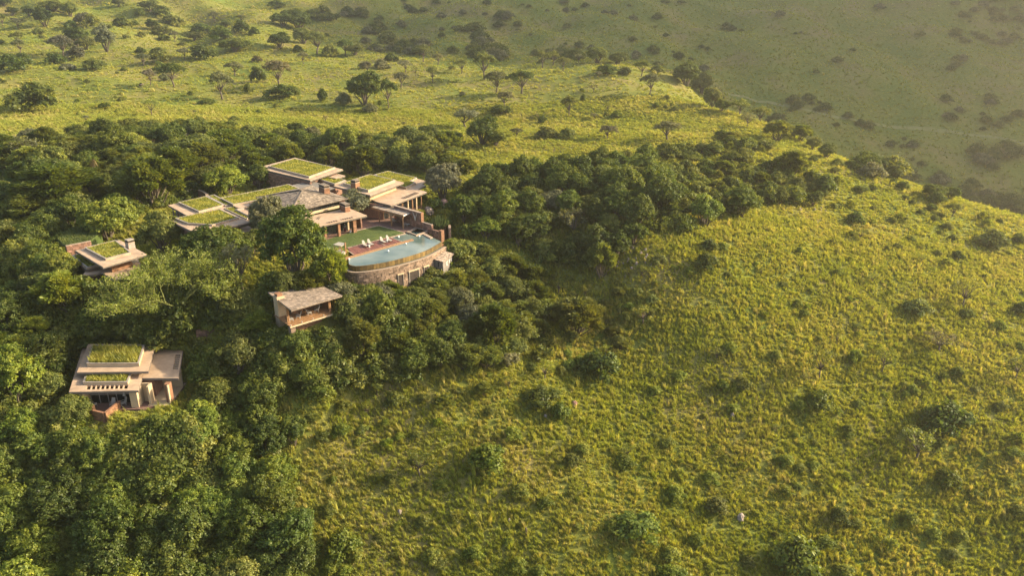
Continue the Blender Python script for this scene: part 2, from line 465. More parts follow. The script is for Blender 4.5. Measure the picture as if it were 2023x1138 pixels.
def turf(parent, P, z, h=.35, dens=42, mat="turf_blade", name="turf_grass"):
    """growing grass on a roof: soil level and standing blades, one part"""
    ar = abs(sum(P[i][0]*P[(i+1) % len(P)][1] - P[(i+1) % len(P)][0]*P[i][1] for i in range(len(P))))/2
    n = int(min(ar*dens, 6000)); x, y = inside_pts(P, n, brs); n = len(x); o = parent.location if parent else Vector((0,0,0))
    a = brs.uniform(0, 6.283, n); hh = h*brs.uniform(.5, 1.25, n); l = hh*brs.uniform(.15, .7, n); w = .05 + .05*h
    dx, dy = np.cos(a)*l - .22*hh, np.sin(a)*l
    px, py = -np.sin(a)*w, np.cos(a)*w
    V = np.stack([np.stack([x-px, y-py, 0*x+z-.02], -1), np.stack([x+px, y+py, 0*x+z-.02], -1), np.stack([x+dx, y+dy, z+hh], -1)], 1).reshape(-1, 3) - np.array(o)
    t = .95 + .28*np.sin(x*.9+y*.5) *np.sin(y*1.1) + brs.normal(0, .16, n)
    ob = link(name, mesh_np(name, V, np.arange(len(V)).reshape(-1, 3), np.clip(t, .5, 1.6), mat), parent); ob["kind"] = "stuff"
    return ob
def roof_slab(parent, P, z, th=.28, name="roof_slab", mat="concrete"):
    FOOT.append(inset(P, .9))
    mb = MB(parent.location); mb.prism(P, z-th, z); s = mb.build(name, mat, parent)
    fb = MB(parent.location)
    n = len(P)
    Q = inset(P, -.03)
    for i in range(n): fb.wall(Q[i], Q[(i+1) % n], z-th-.1, z-.09, .06)
    fb.build("fascia", "fascia", parent)
    return s
def green_box(parent, P, z, h, wall="concrete", lip=.18, grass=.35, soil="turf_soil"):
    """raised planted roof: upstand walls, coping and grass"""
    up = MB(parent.location); n = len(P); I = inset(P, lip)
    for i in range(n):
        up.prism([P[i], P[(i+1) % n], I[(i+1) % n], I[i]], z, z+h)
    u = up.build("upstand", wall, parent)
    cp = MB(parent.location); Po, Pi = inset(P, -.05), inset(P, lip+.05)
    for i in range(n): cp.prism([Po[i], Po[(i+1) % n], Pi[(i+1) % n], Pi[i]], z+h+.003, z+h+.075)
    cp.build("coping", "coping", parent)
    sb = MB(parent.location); sb.prism(I, z+.003, z+h-.10); sb.build("soil", "turf_soil", parent)
    return turf(parent, inset(P, lip+.1), z+h-.10, grass)
def stones(parent, a, b, z0, z1, th, mat, name="stonework", size=.42, proud=.05, core=True, both=True, slope=None):
    """stone wall from a to b: core and separate rough blocks standing proud of it, joined in one part"""
    mb = MB(parent.location) if parent else MB()
    ax, ay, bx, by = a[0], a[1], b[0], b[1]; L = math.hypot(bx-ax, by-ay); ux, uy = (bx-ax)/L, (by-ay)/L; nx, ny = -uy, ux
    mb.wall(a, b, z0, z1, th, .75)
    for side in ((1, -1) if both else (1,)):
        zz = z0
        while zz < z1-.08:
            hh = min(size*brs.uniform(.55, .95), z1-zz); s = -brs.uniform(0, size)
            while s < L:
                w = size*brs.uniform(.8, 1.9); s0, s1 = max(0, s)+.02, min(L, s+w)-.02
                if s1-s0 > .06:
                    p = proud*brs.uniform(.35, 1.2); o0 = th/2*side; o1 = (th/2+p)*side; k = .03
                    c = []
                    for (sa, za) in ((s0, zz+.02), (s1, zz+.02), (s1-k*brs.uniform(0,2), zz+hh-.02), (s0+k*brs.uniform(0,2), zz+hh-.02)): c.append((sa, za))
                    vs_ = [(ax+ux*q+nx*o0, ay+uy*q+ny*o0, w_) for q, w_ in c] + [(ax+ux*q+nx*o1, ay+uy*q+ny*o1, w_) for q, w_ in c]
                    f = [(4,5,6,7),(0,1,5,4),(1,2,6,5),(2,3,7,6),(3,0,4,7)]
                    if side < 0: f = [tuple(reversed(q)) for q in f]
                    mb.add(vs_, f, float(np.clip(brs.normal(1, .25), .5, 1.6)))
                s += w
            zz += hh
    ob = mb.build(name, mat, parent); ob["kind"] = "stuff" if parent else ob.get("kind", "thing")
    return ob
def box_walls(parent, P, z0, z1, mat, name="wall", th=.25):
    """each wall of an enclosure a part"""
    n = len(P); out = []
    for i in range(n):
        a, b = P[i], P[(i+1) % n]
        l = math.hypot(b[0]-a[0], b[1]-a[1]); k = th/2/l
        mb = MB(parent.location); mb.wall(lerp2(a, b, -k), lerp2(a, b, 1-k-.004), z0, z1, th); out.append(mb.build(name, mat, parent))
    return out
def part_prism(parent, P, z0, z1, name, mat, t=1.0):
    if name in ('water', 'soil', 'floor', 'deck_base', 'joists', 'balcony_floor', 'edge_board'): FOOT.append(P)
    mb = MB(parent.location); mb.prism(P, z0, z1, t); return mb.build(name, mat, parent)
def chimney(parent, c, z0, z1, sx, sy, rz, mat="brick", cap="coping", taper=1.0, capmat="slate"):
    """stack of brick courses, pale collar, dark gap and cap"""
    mb = MB(parent.location); k = 0; z = z0; h = .22
    while z < z1-.01:
        f = 1 + (taper-1)*(1-(z-z0)/(z1-z0)); e = .012*(k % 2)
        mb.box(c[0], c[1], z, sx*f+e, sy*f+e, min(z+h, z1), rz, brs.uniform(.85, 1.15)); z += h; k += 1
    st = mb.build("chimney", mat, parent)
    m2 = MB(parent.location); m2.box(c[0], c[1], z1, sx+.12, sy+.12, z1+.14, rz); m2.build("chimney_collar", "kerb_stone", st)
    m3 = MB(parent.location); m3.box(c[0], c[1], z1+.14, sx-.12, sy-.12, z1+.5, rz); m3.build("flue", "interior_shade", st)
    m4 = MB(parent.location); m4.box(c[0], c[1], z1+.5, sx+.06, sy+.06, z1+.68, rz); m4.build("chimney_cap", capmat, st)
    return st
def louvre(parent, Q, z, n, mat="fascia"):
    """slot vent: dark sheet laid on the slab, with cross bars"""
    w = MB(parent.location); w.prism(Q, z+.004, z+.02); pn = w.build("vent_shade", "interior_shade", parent)  # dark sheet stands in for the shade down an open slot
    for i in range(n+1):
        s = i/n; a, b = lerp2(Q[0], Q[1], s), lerp2(Q[3], Q[2], s)
        m_ = MB(parent.location); m_.wall(a, b, z+.02, z+.10, .13); m_.build("vent_bar", "concrete", pn)
ang = lambda a, b: math.atan2(b[1]-a[1], b[0]-a[0])
def shingle_face(mb, A, B, C_, D_, nrow, w, th=.035, jit=.25, tones=(.6, 1.75)):
    """overlapping slates on the sloping quad A-B (eave) to D-C (ridge)"""
    A, B, C_, D_ = Vector(A), Vector(B), Vector(C_), Vector(D_)
    n0 = (B-A).cross(D_-A).normalized()
    if n0.z < 0: n0 = -n0
    for r in range(nrow):
        t0, t1 = r/nrow, min(1, (r+1.25)/nrow)
        a0, b0 = A.lerp(D_, t0), B.lerp(C_, t0); a1, b1 = A.lerp(D_, t1), B.lerp(C_, t1); L0 = (b0-a0).length
        k = max(1, int(L0/w)); off = (r % 2)*.5
        cuts = [0] + [min(1, max(0, (i+off+brs.uniform(-jit, jit)*.5)/k)) for i in range(1, k)] + [1]
        for i in range(len(cuts)-1):
            s0, s1 = cuts[i]+.02/L0 if L0 > .1 else cuts[i], cuts[i+1]
            if s1 - s0 < .01/max(L0, .1): continue
            lift = th*brs.uniform(.7, 1.6); dn = brs.uniform(-.06, .02)/max((D_-A).length/nrow, .1)/nrow
            p = [a0.lerp(b0, s0)+(a1-a0)*dn, a0.lerp(b0, s1)+(b1-b0)*dn, a1.lerp(b1, s1), a1.lerp(b1, s0)]
            top = [p[0]+n0*lift, p[1]+n0*lift, p[2]+n0*.008, p[3]+n0*.008]
            low = [p[0]-n0*.01, p[1]-n0*.01]
            mb.add(top+low, [(0,1,2,3),(4,5,1,0)], float(brs.uniform(*tones)))

# ------------------------------------------------------------------ main house: slate roof over a flat roofed front
FL, FR = at(*ZA(505,660),3.3)[:2], at(*ZA(995,550),3.3)[:2]
BR_ = at(*ZA(850,492),3.3)[:2]
dB = Vector((BR_[0]-FR[0], BR_[1]-FR[1])); dB = dB.normalized()
far = lambda p, d: (p[0]+dB.x*d, p[1]+dB.y*d)
dA = Vector((FR[0]-FL[0], FR[1]-FL[1])).normalized()
H = thing("lodge_house", "main lodge with grey slate hip roof above a flat cream front roof facing the lawn", "house", (*center([FL, FR]), 0))
Q = [FL, FR, far(FR, 8.0), far(FL, 8.0)]
roof_slab(H, Q, 3.3, .25, "flat_roof")
for s0, s1 in ((.375, .525), (.60, .785)): louvre(H, sub([FL, FR, far(FR, 8.0), far(FL, 8.0)], s0, s1, .055, .15), 3.3, 4 if s0 < .5 else 5)
sl, sf, sr = at(*ZB(965,492),5.1)[:2], at(*ZB(1300,638),5.1)[:2], at(*ZB(1865,505),5.1)[:2]
sb = (sl[0]+sr[0]-sf[0], sl[1]+sr[1]-sf[1])
hw = math.dist(sl, sf)/2; zr = 5.1 + hw*math.tan(R(12.5))
eA = Vector((sr[0]-sf[0], sr[1]-sf[1])).normalized()
ml, mr_ = lerp2(sl, sf, .5), lerp2(sr, sb, .5)
r0 = (ml[0]+eA.x*hw*.95, ml[1]+eA.y*hw*.95, zr); r1 = (mr_[0]-eA.x*hw*.95, mr_[1]-eA.y*hw*.95, zr)
e3 = lambda p: (p[0], p[1], 5.1)
mb = MB(H.location)
mb.add([e3(sl), e3(sf), e3(sr), e3(sb), r0, r1, (sl[0],sl[1],4.95), (sf[0],sf[1],4.95), (sr[0],sr[1],4.95), (sb[0],sb[1],4.95)],
       [(0,1,4),(1,2,5,4),(2,3,5),(3,0,4,5),(6,7,1,0),(7,8,2,1),(8,9,3,2),(9,6,0,3),(9,8,7,6)], .6)
rf = mb.build("slate_roof", "slate", H)
mb = MB(H.location)
shingle_face(mb, e3(sf), e3(sr), r1, r0, 17, .42); shingle_face(mb, e3(sl), e3(sf), r0, r0, 17, .42)
shingle_face(mb, e3(sr), e3(sb), r1, r1, 17, .42); shingle_face(mb, e3(sb), e3(sl), r0, r1, 17, .42)
o = mb.build("slates", "slate", rf); o["kind"] = "stuff"
mb = MB(H.location)
for a, b in ((e3(sf), r0), (e3(sl), r0), (e3(sr), r1), (e3(sb), r1), (r0, r1)): mb.bar(Vector(a)+Vector((0,0,.06)), Vector(b)+Vector((0,0,.06)), .26, .07, .9)
mb.build("ridge_cap", "slate", rf)
I = inset([sl, sf, sr, sb], 1.1)
for i in range(4):      # clerestory: pale wall band, glass, brick piers at the corners
    a, b = I[i], I[(i+1) % 4]
    mb = MB(H.location); mb.wall(lerp2(a, b, .06), lerp2(a, b, .94), 3.30, 3.85, .2); mb.build("wall", "plaster", H)
    mb = MB(H.location); mb.wall(lerp2(a, b, .06), lerp2(a, b, .94), 3.85, 4.95, .08); g = mb.build("window", "glass_dark", H)
    for k in range(1, 7):
        c = lerp2(a, b, .06+.88*k/7); m2 = MB(H.location); m2.box(c[0], c[1], 3.85, .09, .14, 4.95, ang(a, b)); m2.build("mullion", "frame_dark", g)
    m2 = MB(H.location); m2.box(a[0], a[1], 3.3, .9, .9, 4.95, ang(a, b)); m2.build("pier", "brick", H)
# hall floor, front columns, glazed back wall
fl = [far(FL, 0.2), far(FR, 0.2), far(FR, 8), far(FL, 8)]
part_prism(H, fl, -.3, .02, "floor", "paving")
c1, c2, c4 = at(*ZL(245,1150),0)[:2], at(*ZL(765,1075),0)[:2], at(*ZL(1330,930),0)[:2]
for c, w in ((c1, .5), (c2, .52), (c4, .75)):
    mb = MB(H.location)
    for k in range(10): mb.box(c[0], c[1], .02+k*.303, w+.015*(k % 2), w+.015*(k % 2), .02+(k+1)*.303, math.atan2(dA.y, dA.x), brs.uniform(.8, 1.2))
    mb.build("column", "brick", H)
cm = lerp2(c1, c2, -1.0); mb = MB(H.location); mb.box(*cm, .02, .5, .5, 3.05, math.atan2(dA.y, dA.x)); mb.build("column", "brick", H)
c3 = at(*ZL(1120,880),0)[:2]; c3 = far(c3, 1.0); mb = MB(H.location); mb.box(*c3, .02, 1.2, .5, 3.05, math.atan2(dA.y, dA.x)); mb.build("column", "plaster", H)
bk0, bk1 = far(FL, 4.6), far(FR, 4.6)
mb = MB(H.location); mb.wall(bk0, bk1, .02, 3.05, .15); mb.build("wall", "interior_shade", H)
for s0, s1 in ((.02, .2), (.22, .4), (.42, .6), (.62, .78)):
    a, b = far(lerp2(FL, FR, s0), 3.2), far(lerp2(FL, FR, s1), 3.2)
    mb = MB(H.location); mb.wall(a, b, .02, 3.0, .05); g = mb.build("glass_door", "glass_dark", H)
    for q in (a, b, lerp2(a, b, .5)): m2 = MB(H.location); m2.box(q[0], q[1], .02, .09, .12, 3.02, ang(a, b)); m2.build("door_frame", "frame_dark", g)
mb = MB(H.location); mb.wall(far(FR, 2.6), far(FR, 8), .02, 3.05, .3); mb.build("wall", "stone_red", H)
mb = MB(H.location); mb.wall(far(FL, 1.0), far(FL, 8), .02, 3.05, .3); mb.build("wall", "stone_red", H)
ch = at(*ZA(822,515),3.3)[:2]; chimney(H, ch, 3.3, 4.35, 2.3, 1.1, math.atan2(dB.y, dB.x))
ch = at(*ZA(655,362),5.9)[:2]; chimney(H, ch, 3.6, 6.9, 2.6, 1.3, math.atan2(dB.y, dB.x), capmat="slate")
for a, b in (((520,612),(540,604)), ((590,580),(600,566)), ((604,584),(610,570))):   # bent twigs lying on the flat roof
    p, q = at(*ZA(*a),3.33), at(*ZA(*b),3.33); mid = ((p[0]+q[0])/2+.25, (p[1]+q[1])/2-.15, 3.42)
    mb = MB(); mb.tube([p, mid, q, (q[0]+.4, q[1]+.1, 3.4)], [.05,.045,.04,.02], 5)
    tag(mb.build("fallen_twig", "bark"), {520:"bent dark twig lying near the tree end of the flat cream roof", 590:"forked twig lying in the middle of the flat cream roof", 604:"shorter twig beside the forked one on the flat cream roof"}[a[0]], "twig", "twigs on the flat roof")

# ------------------------------------------------------------------ planted roofs to the left of the slate roof
def quad(zf, pts, z): return W(zf, pts, z)
G = thing("grass_roof_wing", "long low wing with grass growing on its stepped flat roofs left of the slate roof", "building", (*center(quad(ZB, [(110,568),(760,580)], 3.5)), 0))
A1 = quad(ZB, [(110,568),(555,472),(770,585),(330,690)], 3.4); roof_slab(G, A1, 3.4)
green_box(G, quad(ZB, [(212,556),(480,495),(655,580),(410,645)], 3.4), 3.4, .32)
green_box(G, quad(ZB, [(492,492),(560,478),(738,572),(668,583)], 3.4), 3.4, .25)
A2 = quad(ZB, [(606,497),(1290,362),(1700,520),(790,596)], 3.75); roof_slab(G, A2, 3.75)
green_box(G, quad(ZB, [(622,510),(1282,374),(1400,420),(1300,470),(745,572)], 3.75), 3.75, .22)
A4 = quad(ZB, [(645,606),(960,541),(1240,650),(905,738)], 3.35); roof_slab(G, A4, 3.35)
green_box(G, quad(ZB, [(655,607),(950,546),(990,566),(765,622),(900,690),(880,712)], 3.35), 3.35, .12, lip=.1)
green = quad(ZB, [(770,627),(980,575),(1100,640),(905,693)], 3.35)
mb = MB(G.location); I_ = inset(green, .22)
for i in range(4): mb.prism([green[i], green[(i+1) % 4], I_[(i+1) % 4], I_[i]], 3.353, 3.75)
mb.build("upstand", "coping", G)
A3 = quad(ZB, [(120,712),(636,606),(902,736),(400,852)], 4.2); roof_slab(G, A3, 4.2)
green_box(G, quad(ZB, [(180,712),(612,620),(800,706),(540,775),(300,760)], 4.2), 4.2, .3)
A5 = quad(ZB, [(655,832),(890,768),(1015,850),(775,915)], 2.7); roof_slab(G, A5, 2.7)
for P_, z_ in ((A1, 3.1), (A2, 3.45), (A3, 3.9), (A5, 2.4)):
    box_walls(G, inset(P_, 1.5), -.4, z_-.02, "stone_red")
a, b = inset(A1, .5)[0], inset(A1, .5)[3]
for k in range(6):
    c = lerp2(a, b, .05+.18*k); mb = MB(G.location); mb.box(c[0], c[1], -.3, .22, .22, 3.1, ang(a, b)); mb.build("post", "coping", G)

# ------------------------------------------------------------------ building behind, with stone side wall
Bk = thing("rear_building", "square grass roofed building with a long dark stone wall behind the slate roof", "building", (*center(quad(ZA, [(110,168),(800,180)], 4.6)), 0))
P_ = quad(ZA, [(110,168),(415,86),(802,180),(540,268)], 4.6); roof_slab(Bk, P_, 4.6, .3)
green_box(Bk, quad(ZA, [(206,152+14),(415,92+12),(738,166+10),(532,236+16)], 4.6), 4.6, .36)
box_walls(Bk, inset(P_, 1.4), -.3, 4.28, "stone_red")
a, b = at(*ZA(60,172),4.2)[:2], at(*ZA(545,275),4.2)[:2]
stones(Bk, (a[0]+.6, a[1]-.6), (b[0]+.2, b[1]-.8), -.4, 4.1, .5, "stone_red")
P_ = quad(ZA, [(595,262),(700,236),(832,270),(737,305)], 3.5); roof_slab(Bk, P_, 3.5); green_box(Bk, inset(P_, .25), 3.5, .12); box_walls(Bk, inset(P_, .7), -.3, 3.2, "stone_red")
P_ = quad(ZA, [(690,244),(765,216),(820,230),(745,252)], 3.9); roof_slab(Bk, P_, 3.9)
P_ = quad(ZA, [(395,305),(560,274),(735,330),(560,385)], 3.62); roof_slab(Bk, P_, 3.62, .25, "link_roof", "concrete_grey"); box_walls(Bk, inset(P_, .8), -.3, 3.35, "stone_red")

# ------------------------------------------------------------------ right-hand building
Rt = thing("pavilion_wing", "wing with two stepped grass roofs and a brick chimney right of the slate roof", "building", (*center(quad(ZR, [(860,600),(1400,700)], 3.6)), 0))
LOW = quad(ZR, [(905,860),(1155,922),(1775,690),(1620,640),(1765,585),(1690,552),(1790,508),(1105,332),(830,400),(700,760)], 3.6); roof_slab(Rt, LOW, 3.6)
green_box(Rt, quad(ZR, [(880,420),(1110,356),(1610,474),(1500,532),(1590,560),(1420,645),(1150,580)], 3.6), 3.6, .40)
UP = quad(ZR, [(168,590),(800,383),(1378,526),(800,748)], 5.3); roof_slab(Rt, UP, 5.3)
green_box(Rt, quad(ZR, [(330,572),(790,420),(1235,518),(768,700)], 5.3), 5.3, .46, wall="plaster")
box_walls(Rt, inset(UP, 1.6), 3.3, 4.98, "plaster")
louvre(Rt, quad(ZR, [(1330,800),(1570,702),(1640,715),(1400,812)], 3.6), 3.6, 9)
ch = at(*ZR(548,640),5.3)[:2]; chimney(Rt, ch, 4.9, 6.75, 1.6, 1.25, ang(UP[0], UP[1]), taper=1.06)
fr = quad(ZR, [(1155,922),(1775,690)], 3.6); nB = Vector((-(fr[1][1]-fr[0][1]), fr[1][0]-fr[0][0])).normalized()
fin = lambda s, d: (fr[0][0]+(fr[1][0]-fr[0][0])*s+nB.x*d, fr[0][1]+(fr[1][1]-fr[0][1])*s+nB.y*d)
for i, s in enumerate((.20, .36, .52, .64, .76, .90)):
    c = fin(s, .7); mb = MB(Rt.location)
    if i % 2: mb.tube([(c[0], c[1], -.3), (c[0]+.05, c[1]-.04, 1.6), (c[0], c[1], 3.3)], [.2,.16,.14], 8)
    else: mb.box(c[0], c[1], -.3, .3, .3, 3.3, ang(*fr))
    mb.build("column", "timber_light" if i % 2 else "plaster", Rt)
a, b = fin(.03, 2.4), fin(.97, 2.4)
mb = MB(Rt.location); mb.wall(a, b, -.3, 3.3, .06); g = mb.build("glass_wall", "glass_dark", Rt)
for k in range(8): c = lerp2(a, b, k/7); m2 = MB(Rt.location); m2.box(c[0], c[1], -.3, .1, .14, 3.3, ang(a, b)); m2.build("mullion", "timber", g)
cc = [fin(.03, 2.6), fin(.97, 2.6), fin(.97, 9.5), fin(.03, 9.5)]; box_walls(Rt, cc, -.3, 3.28, "stone_red")
part_prism(Rt, [fin(-.02, .2), fin(1.0, .2), fin(1.0, 2.4), fin(-.02, 2.4)], -.35, .02, "terrace_floor", "paving")

# ------------------------------------------------------------------ pergola by the pool with its stone wall
Pg = thing("pergola", "open pergola with a flat weathered plank roof on timber posts beside the small pool", "pergola", (*center(quad(ZT, [(225,550),(745,695)], 0)), 0))
RP = quad(ZT, [(40,210),(235,135),(945,318),(755,395)], 2.95)
n = 20
for k in range(n):
    s0, s1 = k/n+.0012, (k+1)/n-.0012
    part_prism(Pg, sub(RP, 0, 1, 0, 1) and [bil(RP, 0, 0) if False else lerp2(lerp2(RP[0], RP[3], s0), lerp2(RP[1], RP[2], s0), 0), lerp2(lerp2(RP[0], RP[3], s0), lerp2(RP[1], RP[2], s0), 1), lerp2(lerp2(RP[0], RP[3], s1), lerp2(RP[1], RP[2], s1), 1), lerp2(lerp2(RP[0], RP[3], s1), lerp2(RP[1], RP[2], s1), 0)], 2.86, 2.95 + brs.uniform(-.012, .012), "plank", "weathered_wood", brs.uniform(.75, 1.25))
for a, b in ((RP[0], RP[3]), (RP[1], RP[2])):
    mb = MB(Pg.location); mb.wall(a, b, 2.45, 2.855, .12); mb.build("beam", "timber_light", Pg)
mb = MB(Pg.location); mb.wall(lerp2(RP[3], RP[2], -.02), lerp2(RP[3], RP[2], 1.02), 2.70, 2.97, .06); mb.build("fascia", "white_paint", Pg)  # sunlight on this end board is put into its white colour
for X, Y in ((225,550), (490,635), (747,695)):
    c = at(*ZT(X, Y),0)[:2]; mb = MB(Pg.location); mb.box(c[0], c[1], 0, .22, .22, 2.45, ang(RP[0], RP[3])); mb.build("post", "timber_light", Pg)
Wl = thing("stone_wall", "tall dark stone wall behind the pergola with a pale horned skull hung on it", "wall", (*at(*ZT(900,600),0)[:2], 0))
wa, wb = at(*ZT(560,182),3.4)[:2], at(*ZT(1150,345),3.4)[:2]
stones(Wl, wa, wb, -.3, 3.4, .55, "stone_red", size=.5)
mb = MB(Wl.location); mb.wall(wa, wb, 3.403, 3.5, .66); mb.build("coping", "kerb_stone", Wl)
wd = Vector((wb[0]-wa[0], wb[1]-wa[1])).normalized()
mb = MB(Wl.location); mb.wall((wb[0]+wd.x*.01, wb[1]+wd.y*.01), (wb[0]+wd.x*.3, wb[1]+wd.y*.3), -.3, 3.52, .7); mb.build("end_pier", "brick", Wl)
Sw = thing("stone_wall", "low stepped stone wall ending at the candelabra plant beside the small pool", "wall", (*at(*ZT(1300,640),0)[:2], 0))
p0, p1, p2, p3 = (wb[0]+wd.x*.35, wb[1]+wd.y*.35), (wb[0]+wd.x*3.4, wb[1]+wd.y*3.4), (wb[0]+wd.x*3.45, wb[1]+wd.y*3.45), (wb[0]+wd.x*6.2, wb[1]+wd.y*6.2)
stones(Sw, p0, p1, -.6, 1.45, .5, "stone_red", size=.45); mb = MB(Sw.location); mb.wall(p0, p1, 1.453, 1.55, .6); mb.build("coping", "kerb_stone", Sw)
stones(Sw, p2, p3, -2.5, .55, .5, "stone_red", size=.45); mb = MB(Sw.location); mb.box(p3[0], p3[1], -2.5, .8, .8, .9, ang(p2, p3)); mb.build("end_pier", "brick", Sw)
# horned skull on the wall
wn_ = Vector((-wd.y, wd.x)); 
if wn_.dot(Vector((-1, -.2))) < 0: wn_ = -wn_
sk = at(*ZT(1040,462),1.6); q = lerp2(wa, wb, .82); sc_ = Vector((q[0]+wn_.x*.42, q[1]+wn_.y*.42, 2.25))
u3 = Vector((wd.x, wd.y, 0)); 
S = tag(empty("antelope_skull", sc_), "pale horned antelope skull hung on the stone wall", "skull")
mb = MB(sc_); mb.tube([sc_+Vector((0,0,.1)), sc_+Vector((0,0,-.15)), sc_+Vector((0,0,-.5)), sc_+Vector((0,0,-.72))], [.20,.24,.15,.08], 8); mb.build("skull", "cream_seat", S)
for s_ in (-1, 1):
    mb = MB(sc_); mb.tube([sc_+u3*.14*s_+Vector((0,0,.05)), sc_+u3*.34*s_+Vector((0,0,.35)), sc_+u3*.52*s_+Vector((0,0,.75)), sc_+u3*.78*s_+Vector((0,0,1.1))], [.09,.085,.07,.03], 7); mb.build("horn", "cream_seat", S)

# ------------------------------------------------------------------ terrace, lawn, deck and pool
def sheet(name, P, z0, z1, mat):
    FOOT.append(P); mb = MB(); mb.prism(P, z0, z1); o = mb.build(name, mat); o["kind"] = "structure"; return o
TER = W(ZP, [(440,380),(640,235),(1400,330),(1440,345),(1160,425),(765,318)], 0)
terr = W(ZP, [(380,440),(560,215),(760,95),(1490,380),(1440,415),(1165,415),(768,318),(450,400)], 0)
sheet("terrace", terr, -.5, 0.0, "paving")
# clay pavers laid over the part of the terrace nearest the lawn
pv_ = W(ZP, [(470,395),(620,262),(735,302),(760,315)], 0)
LAWN = W(ZP, [(765,332),(1122,424),(330,632),(60,706),(-60,560),(200,470),(460,404)], 0)
sheet("lawn", LAWN, -.5, .03, "lawn")
turf(None, LAWN, .03, .06, 26, "turf_lawn" if "turf_lawn" in MATS else leafy("turf_lawn", .3, use_obj=False, base=(.085,.105,.022)).name, "lawn_grass")
for i, (a, b) in enumerate([((765,325),(1130,424)), ((765,325),(450,400)), ((1145,436),(325,640)), ((1165,418),(1300,350))]):
    a, b = at(*ZP(*a),0), at(*ZP(*b),0); L = math.dist(a, b); n = max(2, int(L/1.2)); 
    kb = tag(empty("kerb", (*lerp2(a, b, .5), 0)), kind="structure")
    for k in range(n):
        mb = MB(kb.location); mb.wall(lerp2(a, b, k/n+.004), lerp2(a, b, (k+1)/n-.004), -.3, .07+brs.uniform(-.006, .006), .34); mb.build("kerb_stone", "kerb_stone", kb)
D = W(ZP, [(330,645),(930,488),(1090,552),(415,742)], 0)
dk = thing("pool_deck", "red brown timber deck along the straight side of the pool", "deck", (*center(D), 0))
ux = Vector((D[1][0]-D[0][0], D[1][1]-D[0][1])); Ld = ux.length; n = 42
mb = MB(dk.location)
for k in range(n):
    mb.prism([lerp2(D[0], D[1], k/n+.0012), lerp2(D[0], D[1], (k+1)/n-.0012), lerp2(D[3], D[2], (k+1)/n-.0012), lerp2(D[3], D[2], k/n+.0012)], -.12, .045+brs.uniform(-.006,.006), brs.uniform(.75, 1.35))
o = mb.build("deck_board", "deck_wood", dk); o["kind"] = "stuff"
part_prism(dk, D, -.4, -.125, "deck_base", "fascia")
sp = W(ZP, [(255,785),(415,744),(1092,553),(1238,512),(1262,530),(285,802)], 0)
part_prism(dk, sp, -.6, .05, "edge_board", "timber_light")
for a, b in (((420,735),(330,672)), ((930,490),(1090,550)), ((770,560),(860,605))):
    a, b = at(*ZP(*a),.05), at(*ZP(*b),.05); mb = MB(dk.location); mb.wall(a, b, .054, .085, .22); mb.build("strip", "kerb_stone", dk)
# pool
arc_px = [(352,868),(440,893),(600,882),(800,851),(1000,808),(1200,754),(1400,688),(1540,618),(1652,552)]
arc = [Vector(at(*ZP(a, b),-.05)) for a, b in arc_px]
def smooth_line(P, k=6):
    out = []
    for i in range(len(P)-1):
        p0, p1, p2, p3 = P[max(i-1,0)], P[i], P[i+1], P[min(i+2,len(P)-1)]
        for j in range(k):
            t = j/k; out.append(.5*((2*p1)+(p2-p0)*t+(2*p0-5*p1+4*p2-p3)*t*t+(3*p1-p0-3*p2+p3)*t*t*t))
    return out + [P[-1]]
ARC = smooth_line(arc)
PO = thing("swimming_pool", "crescent swimming pool with pale teal water and a curved infinity edge", "pool", (*center([(p.x, p.y) for p in ARC]), 0))
back = W(ZP, [(1540,498),(1395,446),(1300,478),(1148,437),(965,488),(1090,556),(340,790)], -.05)
wp = [(p.x, p.y) for p in ARC] + back
part_prism(PO, wp, -1.6, -.06, "water", "water")
shade = W(ZP, [(1148,440),(985,487),(1095,550),(1235,512),(1300,480)], -.05)
nrm = []
for i, p in enumerate(ARC):
    d = ARC[min(i+1, len(ARC)-1)] - ARC[max(i-1, 0)]; d.normalize(); nrm.append(Vector((d.y, -d.x, 0)))
cx, cyy = center(wp)
if nrm[len(nrm)//2].dot(ARC[len(ARC)//2] - Vector((cx, cyy, 0))) < 0: nrm = [-v for v in nrm]
def arc_wall(parent, off, th, z0, z1, i0, i1, name, mat, t=1.0):
    mb = MB(parent.location); P = [ARC[i]+nrm[i]*off for i in range(i0, i1+1)]; Q2 = [ARC[i]+nrm[i]*(off+th) for i in range(i0, i1+1)]
    for i in range(len(P)-1): mb.prism([P[i], P[i+1], Q2[i+1], Q2[i]], z0, z1, t)
    return mb.build(name, mat, parent)
NA = len(ARC)-1
# dark stained panels of the weir wall
S_ = [0.0]
for i in range(NA): S_.append(S_[-1] + (ARC[i+1]-ARC[i]).length)
def on_arc(s):
    for i in range(NA):
        if s <= S_[i+1] or i == NA-1:
            f = (s-S_[i])/(S_[i+1]-S_[i]); return ARC[i].lerp(ARC[i+1], f), nrm[i].lerp(nrm[i+1], f).normalized()
npn = 38; LA = S_[-1]
for k in range(npn):
    (a, na), (b, nb_) = on_arc(LA*k/npn+.02), on_arc(LA*(k+1)/npn-.02); w = .1+brs.uniform(0, .03)
    mb = MB(PO.location); mb.prism([a, b, b+nb_*w, a+na*w], -.98, -.035, brs.uniform(.6, 1.5)); mb.build("weir_panel", "weir_wood", PO)
arc_wall(PO, -.02, .018, -1.0, -.05, 0, NA, "weir_core", "fascia")
arc_wall(PO, .14, .42, -1.35, -1.05, 0, NA, "gutter", "water_deep")
